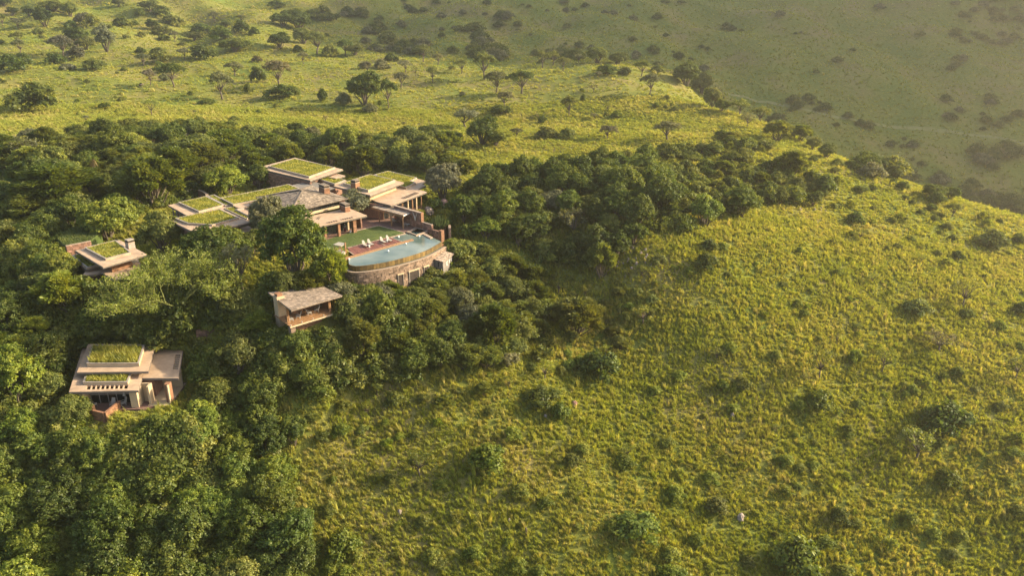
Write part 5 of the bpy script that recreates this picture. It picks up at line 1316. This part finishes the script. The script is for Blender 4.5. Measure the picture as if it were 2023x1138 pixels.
# trees and bushes one can pick out, from the photograph: kind, tone, base pixel, width and height in pixels
SPOTS = """
bush olive 70 219 96 58|bush dark 24 144 62 38|bush dark 44 128 44 25|umbrella olive 5 52 22 26|broadleaf dark 90 52 38 36|fine olive 140 32 34 28|fine mid 106 22 52 22|bush brown 165 48 34 26|bush olive 182 50 34 24|bush olive 78 67 25 15|bush dark 140 57 28 18|broadleaf dark 152 90 50 38|fine olive 172 98 36 28
umbrella brown 124 112 46 42|bush brown 152 117 38 28|bush dark 110 125 40 22|broadleaf grey 212 102 40 46|umbrella grey 40 106 30 28|umbrella olive 36 88 28 24|bush olive 188 136 54 20|bush grey 134 137 34 14|bush mid 243 54 44 24|bush dark 266 49 18 10|bush mid 277 32 22 18|fine olive 297 22 42 24|bush mid 320 32 42 22|bush olive 338 46 36 20|bush olive 352 52 30 20
bush olive 322 69 40 22|umbrella grey 346 82 22 20|bush mid 325 79 28 12|bush dark 398 67 46 22|bush dark 438 79 46 26|fine olive 465 101 62 28|bush dark 478 65 36 26|bush dark 502 69 24 16|bush dark 547 14 38 14|broadleaf dark 560 52 52 28|broadleaf dark 590 60 48 34|broadleaf dark 553 95 50 30|fine olive 600 86 44 30|umbrella olive 625 106 54 42|bush olive 652 113 34 24|umbrella dark 682 110 36 32
umbrella grey 285 130 32 26|bush dark 278 105 24 14|bush olive 315 107 38 16|bush olive 318 121 48 20|umbrella grey 364 117 26 24|bush dark 402 118 60 31|umbrella brown 297 168 28 34|bush mid 318 142 28 22|umbrella dark 345 171 52 46|bush grey 325 159 24 16|umbrella grey 464 150 42 30|umbrella grey 440 196 56 52|bush olive 410 204 42 12
bush dark 510 161 36 32|umbrella brown 552 172 62 54|bush dark 556 193 62 28|bush olive 582 189 28 22|bush mid 491 183 18 18|bush dark 638 199 24 26|umbrella grey 600 126 24 24|bush brown 508 122 24 14|bush dark 207 213 24 13|bush mid 377 187 13 9|bush olive 250 76 18 10|sparse olive 300 228 34 34|broadleaf olive 395 260 38 28|umbrella olive 464 248 24 20|broadleaf dark 586 264 30 24|umbrella grey 62 292 44 38
bush dark 155 227 9 7|sparse brown 644 241 12 14|broadleaf dark 722 207 78 64|umbrella dark 768 214 42 56|bush grey 680 205 36 24|bush grey 733 221 36 18|umbrella grey 792 174 36 32|umbrella grey 800 143 34 26|umbrella brown 726 145 22 26|umbrella olive 855 163 30 33|sparse grey 821 149 16 18|umbrella olive 836 122 40 32|umbrella grey 865 127 28 22|umbrella olive 912 144 32 30|umbrella olive 957 157 54 52
bush olive 985 119 26 16|umbrella grey 980 184 52 44|umbrella dark 1030 184 66 48|umbrella grey 997 213 36 34|bush mid 990 225 52 20|bush grey 914 188 15 8|umbrella grey 921 254 58 42|broadleaf dark 952 285 70 54|broadleaf mid 980 288 44 32|umbrella olive 1124 229 38 43|bush dark 1072 243 20 17|sparse brown 1172 181 20 15|bush mid 1217 232 26 14|umbrella grey 1283 187 40 42|umbrella grey 1182 156 15 17
umbrella olive 1072 134 34 32|umbrella olive 1092 128 30 30|umbrella olive 1113 139 36 28|umbrella grey 1143 124 26 18|fine olive 1180 124 46 30|fine olive 1220 129 44 26|bush dark 1200 145 46 18|bush olive 1234 146 30 16|umbrella mid 1267 150 36 33|bush olive 1300 144 36 18|fine olive 702 108 34 22|bush dark 1314 215 11 9|bush olive 1333 218 18 10|bush dark 1152 199 14 14|sparse olive 1200 219 12 16
bush olive 854 258 24 15|bush dark 757 276 26 18|bush dark 798 282 50 28|fine olive 850 288 62 38|fine olive 895 282 40 26|bush olive 1080 272 50 24|bush olive 1122 274 40 22|umbrella brown 1200 276 46 30|umbrella grey 1318 278 64 40|umbrella brown 1020 270 30 18
broadleaf mid 1356 170 52 42|fine olive 1386 186 46 44|fine olive 1406 213 42 38|broadleaf mid 1427 220 32 24|umbrella olive 1460 228 38 34|umbrella olive 1503 242 46 32|fine olive 1530 252 40 28|acacia olive 1534 278 60 38|sparse grey 1475 252 32 30|acacia yellow 1582 280 48 32|fine olive 1605 296 36 26|broadleaf mid 1631 312 34 26|umbrella mid 1712 338 40 36|bush olive 1655 328 28 16|bush mid 1680 330 28 16
fine mid 1842 392 46 32|fine mid 1877 394 38 26|bush mid 1783 374 28 20|acacia yellow 1562 350 74 54|bush dark 1627 380 48 38|broadleaf mid 1605 408 40 32|umbrella olive 1880 428 36 28|bush mid 1850 402 36 26|broadleaf lime 1393 446 66 62|broadleaf lime 1465 428 66 54|bush dark 1690 442 42 28|sparse olive 1700 474 42 24|bush dark 1890 513 26 20|bush olive 1958 484 72 34|bush dark 2012 480 32 18
sparse olive 1901 606 68 60|bush mid 1908 624 36 16|bush dark 2020 620 42 28|sparse olive 1618 748 64 66|sparse yellow 1742 736 54 54|bush lime 1687 718 30 34|sparse olive 1652 684 20 40|sparse brown 1855 694 84 40|bush olive 1810 618 62 32|bush mid 1396 532 52 34|bush olive 1402 492 36 22|sparse olive 2005 748 50 48
bush mid 961 920 86 46|sparse olive 830 940 66 54|bush lime 680 1096 76 58|bush mid 1070 794 80 34|bush mid 1107 828 42 38|bush lime 1255 1052 106 46|bush lime 1325 1145 70 30|bush dark 1186 740 92 56|bush lime 1152 728 32 28|acacia olive 1140 660 110 70|acacia olive 1186 548 66 72|acacia mid 975 692 96 92|sparse olive 1270 640 60 40
bush dark 1868 848 98 60|sparse olive 1808 908 90 66|bush mid 1870 958 58 36|bush mid 1658 1030 46 30|bush lime 1620 806 68 42|bush lime 1570 1120 116 70|bush mid 1427 772 32 24|bush yellow 1795 1034 44 32|bush olive 1413 1008 52 28|broadleaf mid 582 880 56 68
fine yellow 215 476 112 84|broadleaf dark 584 555 138 142|fine grey 530 478 78 92|fine dark 415 532 118 88|fine mid 452 512 80 66|fine olive 322 500 92 80|sparse grey 480 575 90 100|acacia yellow 652 572 78 78|fine grey 704 430 76 60|fine grey 874 396 74 74|fine olive 436 804 104 62|fine olive 470 740 90 80|broadleaf lime 40 800 112 118|fine olive 148 838 78 62|fine lime 275 888 84 38|bush yellow 322 846 56 36|fine lime 450 386 92 62|fine mid 514 374 52 48|acacia mid 308 412 136 104|acacia yellow 85 440 130 66|fine yellow 50 560 96 96|acacia yellow 130 610 110 76
acacia mid 120 420 150 90|fine mid 470 520 80 60|fine olive 500 500 60 50|fine mid 455 492 60 34|acacia olive 715 700 90 72|fine mid 655 712 70 48|bush mid 470 350 70 34|bush olive 540 372 44 24|acacia mid 505 345 70 44|fine mid 690 345 50 30|acacia olive 400 350 100 70|acacia mid 350 365 100 70|fine olive 690 640 70 60|bush mid 640 680 60 40|fine mid 588 692 58 44|bush mid 556 676 44 30|bush olive 628 668 40 22|fine olive 285 570 60 44|fine mid 118 500 60 40|sparse grey 700 640 60 60|sparse olive 480 700 60 60|sparse grey 1130 470 60 60|sparse grey 60 330 60 60|sparse olive 560 320 50 50|bush yellow 128 400 44 34|acacia mid 720 350 86 60|acacia mid 440 330 110 66|fine olive 380 330 110 70|acacia yellow 655 330 60 40|fine grey 1090 420 60 50|bush mid 880 545 60 36|bush olive 850 562 70 40|bush mid 920 470 40 30|fine olive 905 520 70 54|broadleaf lime 960 470 60 40|bush lime 892 448 34 28|bush lime 834 402 24 30|bush dark 860 412 36 24|fine dark 915 430 60 46
"""
for line in SPOTS.strip().replace("\n", "|").split("|"):
    k, tn, a, b, c, d = line.split(); plant_px(k, tn, float(a), float(b), float(c), float(d))
# the big spreading tree between the buildings, limbs showing
plant_px("fever", "yellow", 352, 634, 340, 175, 0)
# thickets: filled around the trees above
TAKEN = [(p["o"].location.x, p["o"].location.y, p["wm"]) for p in PLANTS]
def fill(poly, n, kinds, gap=.62, hs=1.0, ws=(5, 8), tries=60):
    xs = [p[0] for p in poly]; ys = [p[1] for p in poly]
    k = n * tries; qx = prs.uniform(min(xs), max(xs), k); qy = prs.uniform(min(ys), max(ys), k)
    ok = in_poly(qx, qy, poly); qx, qy = qx[ok], qy[ok]
    P = hit(qx, qy); made = 0
    nb = on_building(P[:, 0], P[:, 1], 1.6)
    for (x, y, z), b in zip(P, nb):
        if made >= n: break
        if b: continue
        kind, tone = kinds[prs.randint(len(kinds))].split()
        w = prs.uniform(*ws) * (.75 if kind in ("bush",) else 1)
        if any((x-a)**2 + (y-c)**2 < (gap*.5*(w+d))**2 for a, c, d in TAKEN): continue
        h = w * {'broadleaf': .92, 'fine': .82, 'acacia': .68, 'umbrella': .8, 'bush': .66, 'sparse': .9, 'shrub': .75}[kind] * prs.uniform(.85, 1.15) * hs
        a, c, kk = project(x, y, z + h*.6)
        if blocks(a, c, w*kk*.56, h*kk*.54, y): continue
        TAKEN.append((x, y, w)); plant(kind, tone, x, y, w, h); made += 1
    return made
MIXL = ["acacia mid","acacia olive","fine olive","fine mid","acacia yellow","fine yellow","acacia yellow","broadleaf mid","umbrella olive","acacia lime"]
print("fill",
 fill([(0,310),(60,292),(420,272),(640,292),(900,305),(930,350),(850,345),(680,330),(500,328),(430,372),(330,400),(250,440),(100,440),(0,430)], 95, MIXL + ["fine olive","acacia olive"], .55, 1.0, (6.5, 10.5)),
 fill([(0,300),(80,290),(420,262),(640,280),(900,290),(900,310),(0,330)], 40, ["fine olive","umbrella olive","fine grey","bush olive","acacia olive"], .6, .9, (4.5, 8)),
 fill([(0,430),(140,440),(150,520),(240,570),(440,570),(540,640),(530,700),(380,690),(150,690),(130,800),(0,780)], 60, MIXL + ["broadleaf mid","fine mid"], .52, 1.0, (5.5, 9)),
 fill([(0,860),(140,860),(230,865),(400,850),(520,800),(530,900),(560,980),(600,1100),(590,1200),(0,1230)], 60, ["broadleaf dark","broadleaf mid","broadleaf mid","fine olive","broadleaf lime","broadleaf lime","broadleaf dark","fine lime"], .52, 1.0, (5, 8.5)),
 fill([(560,560),(700,565),(880,560),(920,500),(1000,530),(1080,580),(1060,690),(1000,725),(860,735),(700,760),(560,760),(530,800),(400,830),(370,760),(540,690)], 75, ["acacia olive","acacia mid","fine olive","fine grey","fine mid","broadleaf mid","acacia olive"], .52, .95, (4.5, 7.5)),
 fill([(900,440),(960,380),(1010,370),(1180,340),(1290,330),(1330,380),(1320,430),(1270,470),(1180,540),(1080,520),(960,460)], 62, ["broadleaf dark","broadleaf dark","broadleaf mid","fine olive","broadleaf mid","fine olive","broadleaf dark"], .52, 1.0, (5.5, 8.5)),
 fill([(860,340),(1000,360),(1180,330),(1300,290),(1480,265),(1560,330),(1640,395),(1500,425),(1400,400),(1300,350),(1000,400),(900,420)], 17, ["broadleaf mid","fine olive","acacia olive","acacia yellow","fine yellow","umbrella olive","acacia mid"], 1.0, .85, (3.5, 6.2)),
 # open hillside: shrubs and bushes here and there
 fill([(1040,560),(1300,480),(1500,430),(1680,420),(2023,480),(2023,1138),(620,1138),(560,900),(560,800),(1000,740)], 44, ["shrub lime","bush lime","shrub olive","shrub lime","shrub yellow","sparse olive","shrub yellow","bush olive","shrub lime","sparse yellow"], 1.6, .75, (1.6, 3.8)),
 fill([(1000,540),(1300,480),(1320,600),(1200,740),(900,800),(560,900),(560,790),(1000,720)], 52, ["bush olive","bush lime","shrub olive","sparse olive","acacia olive","bush olive","sparse yellow"], .9, .85, (2.2, 5.0)),
 fill([(1500,280),(1600,300),(1760,360),(2023,440),(2023,500),(1700,440),(1560,380)], 40, ["bush mid","bush olive","shrub yellow","fine olive"], 1.1, .85, (2, 4.5)),
 fill([(0,120),(300,60),(640,110),(1300,150),(1440,230),(1280,270),(900,260),(0,270)], 30, ["bush olive","shrub olive","bush grey","shrub mid","umbrella grey","bush dark"], 1.2, .85, (1.8, 4.5)),
 fill([(0,10),(300,0),(700,20),(760,100),(300,110),(0,100)], 22, ["bush dark","fine olive","bush olive","broadleaf dark","umbrella grey"], .9, .9, (5, 10)),
)
from collections import Counter
print("PLANTS", len(PLANTS), Counter(p["kind"] for p in PLANTS))

# ------------------------------------------------------------------ stuff that nobody could count: grass, undergrowth, far bush
def scatter(name, pts, rot, scl, pick, tone, protos):
    """one object: small plants instanced on points"""
    me = bpy.data.meshes.new(name); n = len(pts)
    me.vertices.add(n); me.vertices.foreach_set("co", np.asarray(pts, np.float32).ravel())
    for nm, tp, dat, key in (("rot", 'FLOAT_VECTOR', rot, "vector"), ("scl", 'FLOAT_VECTOR', scl, "vector"), ("pick", 'INT', pick, "value"), ("tone", 'FLOAT_COLOR', tone, "color")):
        a = me.attributes.new(nm, tp, 'POINT'); a.data.foreach_set(key, np.ascontiguousarray(dat, np.int32 if tp == 'INT' else np.float32).ravel())
    o = link(name, me); o["kind"] = "stuff"
    ng = bpy.data.node_groups.new(name, 'GeometryNodeTree')
    ng.interface.new_socket("Geometry", in_out='INPUT', socket_type='NodeSocketGeometry'); ng.interface.new_socket("Geometry", in_out='OUTPUT', socket_type='NodeSocketGeometry')
    gi, go = ng.nodes.new("NodeGroupInput"), ng.nodes.new("NodeGroupOutput")
    iop = ng.nodes.new("GeometryNodeInstanceOnPoints"); jn = ng.nodes.new("GeometryNodeJoinGeometry")
    ng.links.new(gi.outputs[0], iop.inputs["Points"])
    for p in protos:
        oi = ng.nodes.new("GeometryNodeObjectInfo"); oi.inputs["Object"].default_value = p; oi.inputs["As Instance"].default_value = True
        ng.links.new(oi.outputs["Geometry"], jn.inputs[0])
    ng.links.new(jn.outputs[0], iop.inputs["Instance"]); iop.inputs["Pick Instance"].default_value = True
    for nm, tp, sk in (("rot", 'FLOAT_VECTOR', "Rotation"), ("scl", 'FLOAT_VECTOR', "Scale"), ("pick", 'INT', "Instance Index")):
        na = ng.nodes.new("GeometryNodeInputNamedAttribute"); na.data_type = tp; na.inputs["Name"].default_value = nm
        ng.links.new(na.outputs["Attribute"], iop.inputs[sk])
    ng.links.new(iop.outputs[0], go.inputs[0])
    md = o.modifiers.new("scatter", 'NODES'); md.node_group = ng
    return o
def tuft(seed, n=26, h=.75, sp=.42, wd=.075, lean=.35):
    rs = np.random.RandomState(seed); V, Fq, T = [], [], []
    for i in range(n):
        a = rs.uniform(0, 6.283); r = sp*.55*math.sqrt(rs.uniform()); bx, by = r*math.cos(a), r*math.sin(a)
        hh = h*rs.uniform(.55, 1.1); o = rs.uniform(.25, .9)*sp; a2 = a + rs.normal(0, .5)
        dx, dy = math.cos(a2)*o - lean*hh*.6, math.sin(a2)*o
        px, py = -math.sin(a2)*wd*.5, math.cos(a2)*wd*.5
        k = len(V)
        for f, w in ((0, 1), (.55, .8), (1, .15)):
            x, y, z = bx + dx*f*f, by + dy*f*f, hh*(f - .22*f*f*o/sp)
            V += [(x-px*w, y-py*w, z), (x+px*w, y+py*w, z)]
        Fq += [(k, k+1, k+3, k+2), (k+2, k+3, k+5, k+4)]; t = np.clip(rs.normal(1, .18), .5, 1.6); T += [t, t]
    me = mesh_np("grass_tuft", V, Fq, T, "grass_blade"); return bpy.data.objects.new("grass_tuft", me)
tufts = [tuft(1, 26, .95, .36), tuft(2, 30, 1.1, .42), tuft(3, 22, .6, .5), tuft(4, 26, 1.3, .34, .065, .45)]
grs = np.random.RandomState(9)
def patch(x, y, L, ph):
    return .5 + .25*(np.sin(x*6.283/L + ph + 1.7*np.sin(y*6.283/(L*1.3) + ph*2)) + np.sin(y*6.283/(L*.8) + 2*ph + 1.4*np.sin(x*6.283/(L*1.1))))
def frame_mask(x, y, z, mg=90):
    a, b, _ = project(x, y, z); return (a > -mg) & (a < 2023+mg) & (b > -60) & (b < 1138+mg*1.5)
def grass_field(n, ya, yb, s0, s1, tones, wts_fn, zs=1.0, excl=.4):
    y = np.exp(grs.uniform(math.log(ya), math.log(yb), n)) if False else np.sqrt(grs.uniform(ya*ya, yb*yb, n))
    x = grs.uniform(-.80, .80, n) * (y + 18)
    z = ground(x, y); ok = frame_mask(x, y, z); ok[ok] &= ~on_building(x[ok], y[ok], excl)
    u_, v_ = x*.94 - y*.34, (x*.34 + y*.94)*.34
    gap = .6*patch(u_, v_, 2.6, .4) + .4*patch(u_, v_, 6.1, 1.9)
    ok &= gap > grs.uniform(.0, .52 if ya < 100 else .2, n)
    x, y, z = x[ok], y[ok], z[ok]; n = len(x)
    rot = np.stack([grs.normal(0, .12, n), grs.normal(0, .12, n), grs.normal(.5, .55, n)], -1)
    s = (s0+s1)/2*np.exp(grs.normal(0, .22, n)); d = .5*patch(x, y, 9, 1.0) + .5*patch(x, y, 27, 3.0)
    scl = np.stack([s, s, zs*s*(.55 + .8*d)*grs.uniform(.8, 1.2, n)], -1)
    tall = grs.uniform(size=n) < .07; scl[tall, 2] *= 1.7
    f = wts_fn(x, y) + .3*tall; u = grs.uniform(size=n) + grs.normal(0, .12, n)
    T = np.array(tones); q = np.clip(f*.62 + u*.38, 0, .9999)*(len(T)-1); i = q.astype(int); w = (q-i)[:, None]
    tone = T[i]*(1-w) + T[np.minimum(i+1, len(T)-1)]*w; tone = tone*grs.uniform(.8, 1.2, n)[:, None]
    return np.stack([x, y, z-.03], -1), rot, scl, grs.randint(0, 4, n), np.concatenate([tone, np.ones((n, 1))], 1)
GT = [(0.157,0.206,0.033), (0.222,0.263,0.039), (0.289,0.310,0.050), (0.351,0.338,0.072), (0.436,0.379,0.144)]
hill = lambda x, y: np.clip(.1 + .45*patch(x, y, 41, .3) + .25*patch(x, y, 15, 2.0) + .3*patch(x, y, 5.3, 1.0), 0, 1)
plat = lambda x, y: np.clip(.15 + .5*patch(x, y, 60, 1.3) + .35*patch(x, y, 22, .7), 0, 1)
A = grass_field(260000, 62, 175, .42, .85, GT, hill, .95)
B = grass_field(150000, 175, 300, .75, 1.35, GT, plat, .5)
C = grass_field(85000, 300, 720, 1.3, 2.3, GT, plat, .32)
scatter("grass", *[np.concatenate(k) for k in zip(A, B, C)], tufts)
leafy("undergrowth_leaf", .4, use_obj=False, inst=True)
under = []
for p in PROTO["shrub"] + PROTO["bush"][:2]:
    me = p["crown"].copy(); me.materials.clear(); me.materials.append(MATS["undergrowth_leaf"]); under.append(bpy.data.objects.new("undergrowth_plant", me))
def under_pts(polys, n, s0, s1, tones, boxes=True):
    qx, qy = [], []
    for poly, k in polys:
        xs = [p[0] for p in poly]; ys = [p[1] for p in poly]
        a, b = grs.uniform(min(xs), max(xs), k), grs.uniform(min(ys), max(ys), k); ok = in_poly(a, b, poly); qx.append(a[ok]); qy.append(b[ok])
    P = hit(np.concatenate(qx), np.concatenate(qy)); P = P[~on_building(P[:, 0], P[:, 1], 1.2)]; n = len(P)
    s = grs.uniform(s0, s1, n); keep = np.ones(n, bool)
    for poly, Y in KEEP:            # leave open what the photograph shows clear of bushes
        for dx in (-1.6, 0, 1.6):
            for up in (.4, 1.5, 2.8):
                a, b, _ = project(P[:, 0] + dx*s, P[:, 1], P[:, 2] + up*s); keep &= ~(in_poly(a, b, poly) & (P[:, 1] < Y + 6))
    P, s = P[keep], s[keep]; n = len(P)
    T = np.array(tones)[grs.randint(0, len(tones), n)]*grs.uniform(.8, 1.2, (n, 1))
    return P - [0, 0, .05], np.stack([0*s, 0*s, grs.uniform(0, 6.28, n)], -1), np.stack([s, s, s*grs.uniform(.7, 1.1, n)], -1), grs.randint(0, 5, n), np.concatenate([T, np.ones((n, 1))], 1)
THICK = [([(0,300),(420,268),(900,300),(930,350),(680,330),(500,328),(430,380),(250,440),(0,440)], 1500),
         ([(0,430),(140,440),(240,570),(440,560),(540,640),(520,700),(380,690),(130,800),(0,830)], 900),
         ([(0,830),(230,840),(520,790),(530,900),(600,1090),(590,1138),(0,1138)], 1300),
         ([(560,560),(880,555),(920,490),(1080,570),(1060,690),(860,740),(700,770),(530,800),(400,830),(370,700)], 900),
         ([(880,420),(960,360),(1180,320),(1480,265),(1640,390),(1480,420),(1290,470),(1180,540),(1080,520)], 800)]
U1 = under_pts(THICK, 0, .8, 1.7, [TONES["dark"], TONES["mid"], TONES["mid"], TONES["olive"]])
OPEN = [([(1000,540),(1300,480),(1700,420),(2023,460),(2023,1138),(600,1138),(540,900),(560,790)], 420), ([(0,60),(640,100),(1330,150),(1440,230),(1280,270),(900,270),(0,280)], 140)]
U2 = under_pts(OPEN, 0, .35, .85, [TONES["lime"], TONES["olive"], TONES["yellow"], TONES["lime"]])
scatter("undergrowth", *[np.concatenate(k) for k in zip(U1, U2)], under)
# bush on the far slope: too many and too hazy to tell one by one
def far_pts():
    q = []
    n = 3000; a = grs.uniform(640, 2060, n); b = grs.uniform(-20, 430, n); P = hit(a, b); ok = P[:, 1] > 385; a, b, P = a[ok], b[ok], P[ok]
    dens = patch(P[:, 0], P[:, 1], 90, .8)*.6 + .4*patch(P[:, 0], P[:, 1], 37, 2.2)
    dens = dens + np.where(a < 1350, .10, 0) + np.where((a > 1880) & (b < 90), .5, 0) + np.where((b > 330), .12, 0)
    ok = dens > grs.uniform(.55, 1.15, len(dens)); P = P[ok]; n = len(P)
    cl = hit([745,765,785,805,820,925,945,960,930,955,975,992,1105,1120,1080,1990,1970,1955,1740,1760,1775,1900,1930,1960,2000,2020,600,640,690],
             [70,78,95,100,104,60,80,95,100,112,115,40,118,110,108,310,312,318,345,350,352,385,395,405,412,418,40,30,30])
    cl = np.concatenate([cl + grs.normal(0, 4, cl.shape)*[1,1,0] for _ in range(4)]); cl[:, 2] = ground(cl[:, 0], cl[:, 1])
    big = np.concatenate([grs.uniform(.7, 2.2, n), grs.uniform(1.8, 3.2, len(cl))]); P = np.concatenate([P, cl]); n = len(P)
    T = np.array([TONES["mid"], TONES["olive"], TONES["dark"], TONES["grey"]])[grs.randint(0, 4, n)]
    return P - [0, 0, .3], np.stack([0*big, 0*big, grs.uniform(0, 6.28, n)], -1), np.stack([big, big, big*.85], -1), grs.randint(0, 2, n), np.concatenate([T, np.ones((n, 1))], 1)
scatter("far_bush", *far_pts(), under[3:])
# ------------------------------------------------------------------ labels for the plants: look, then what they stand by
LANDMARKS = [("the slate roof", 600, 380), ("the pool", 790, 500), ("the lookout roof", 600, 585), ("the lower villa roof", 235, 710), ("the grey chimney", 258, 478),
    ("the spreading pale tree", 330, 560), ("the shaggy palm", 193, 330), ("the rear building", 590, 335), ("the pergola", 780, 415), ("the candelabra plant", 866, 440),
    ("the reed bed", 40, 365), ("the pale upright rock", 1463, 1020), ("the dark oval bush", 1868, 825), ("the lone round bush", 70, 195), ("the tall lone thorn tree", 957, 135),
    ("the flat grey thorn tree", 921, 240), ("the pair of spreading thorn trees", 1010, 170), ("the stony patch", 1240, 520), ("the pink boulders", 14, 1085), ("the dead leaning trunk", 1316, 1105),
    ("the plateau's right tip", 1365, 165), ("the far track", 1700, 240), ("the round dark slope bush", 1186, 720), ("the thin lone slope tree", 1901, 580), ("the tall brown sapling", 1618, 715),
    ("the fallen log", 42, 38), ("the top edge of the plateau", 560, 20), ("the big dark pool tree", 590, 490), ("the grey-leaved round tree", 215, 435), ("the long dark bush", 402, 105),
    ("the rim of the plateau", 1090, 120), ("the dark tree on the plateau", 722, 180), ("the ridge shoulder", 1600, 330), ("the right ridge", 1850, 390), ("the twin dark bushes", 961, 900), ("the broken stump", 1040, 1050)]
SPECIAL = {(1868,848): "dark oval bush alone on the sunny slope at the right", (70,219): "lone round olive green bush on the open plateau at the far left", (957,157): "tall lone thorn tree standing near the far rim of the plateau",
    (921,254): "flat-topped grey thorn tree just above the thicket on the plateau", (1186,740): "round dark bush on the slope below the stony patch", (1901,606): "thin lone tree with forked trunk on the right slope",
    (1618,748): "tall brown-leaved sapling on the middle of the right slope", (584,555): "big dark leafy tree between the flat cream roof and the lookout", (215,476): "round grey-leaved tree above the small square grass roof",
    (402,117): "long low dark bush in the middle of the plateau", (722,207): "dark domed tree on the plateau straight above the slate roof", (330,632): "wide spreading pale green tree with bare limbs showing, between the villas",
    (704,430): "grey-green tree growing beside the flat cream roof above the pergola", (1393,446): "bright tree with a slanting trunk at the lower right edge of the thicket"}
KINDW = dict(broadleaf="leafy tree", fine="fine-leaved tree", acacia="feathery acacia", umbrella="thorn tree", sparse="thin sapling", bush="rounded bush", shrub="small open shrub", fever="tree")
CATW = dict(broadleaf="tree", fine="tree", acacia="tree", umbrella="tree", sparse="tree", bush="bush", shrub="shrub", fever="tree")
ORD = ["nearest", "second", "third", "fourth", "fifth", "sixth", "seventh", "eighth", "ninth", "tenth", "eleventh", "twelfth"]
def zone(px, py, y):
    if y > 385 and px > 700: return "trees and bushes on the far slope"
    if px < 640 and py > 780: return "trees of the dark wood at the lower left"
    if py < 262: return "trees and bushes scattered on the plateau"
    if px < 950 and py < 470: return "trees of the thicket round the lodge"
    if px < 1080 and py < 790: return "trees on the wooded slope below the pool"
    if px < 1660 and py < 470: return "trees of the thicket right of the lodge"
    return "shrubs and small trees on the open hillside"
spots_px = [tuple(map(float, l.split()[2:4])) for l in SPOTS.strip().replace("\n", "|").split("|")] + [(330.0, 632.0)]
byk = {}
for i, p in enumerate(PLANTS):
    o = p["o"]; o["category"] = CATW[p["kind"]]; o["group"] = zone(p["px"], p["py"], p["y"])
    if i < len(spots_px) and tuple(map(int, spots_px[i])) in SPECIAL: o["label"] = SPECIAL[tuple(map(int, spots_px[i]))]; continue
    d, nm, dx, dy = min((math.hypot(p["px"]-a, (p["py"]-b)*1.3), n_, p["px"]-a, p["py"]-b) for n_, a, b in LANDMARKS)
    v = "above" if dy < 0 else "below"; h = "left" if dx < 0 else "right"
    rel = ("straight " + v) if abs(dx) < .38*abs(dy) else ("to the " + h + " of" if abs(dy) < .38*abs(dx) else v + " and " + h + " of")
    byk.setdefault((p["kind"], p["tone"], nm, rel), []).append((d, p))
for (k, tn, nm, rel), L in byk.items():
    L.sort(key=lambda q: q[0])
    for j, (d, p) in enumerate(L):
        pre = "" if len(L) == 1 else (ORD[min(j, 11)] + " ")
        p["o"]["label"] = f"{pre}{TONE_WORD[tn]} {KINDW[k]} {rel} {nm}"
# ------------------------------------------------------------------ air
zlo = float(GZ.min()) - 1.0; zhi = max(float(GZ.max()), CAM_Z) + 6.0
print("ZRANGE", zlo, zhi)
hb = MB(); xm = R1 * 1.3
hb.prism([(-xm, -70), (xm, -70), (xm, R1 + 20), (-xm, R1 + 20)], zlo, zhi)
m = bpy.data.materials.new("haze"); m.use_nodes = True; nt = m.node_tree; nt.nodes.clear(); MATS["haze"] = m
out = node(nt, "ShaderNodeOutputMaterial"); pv = node(nt, "ShaderNodeVolumePrincipled")
pv.inputs["Color"].default_value = (.97, .90, .74, 1); pv.inputs["Density"].default_value = HAZE_DENSITY
pv.inputs["Anisotropy"].default_value = .62
nt.links.new(pv.outputs[0], out.inputs["Volume"])
o = hb.build("haze", "haze"); o["kind"] = "stuff"
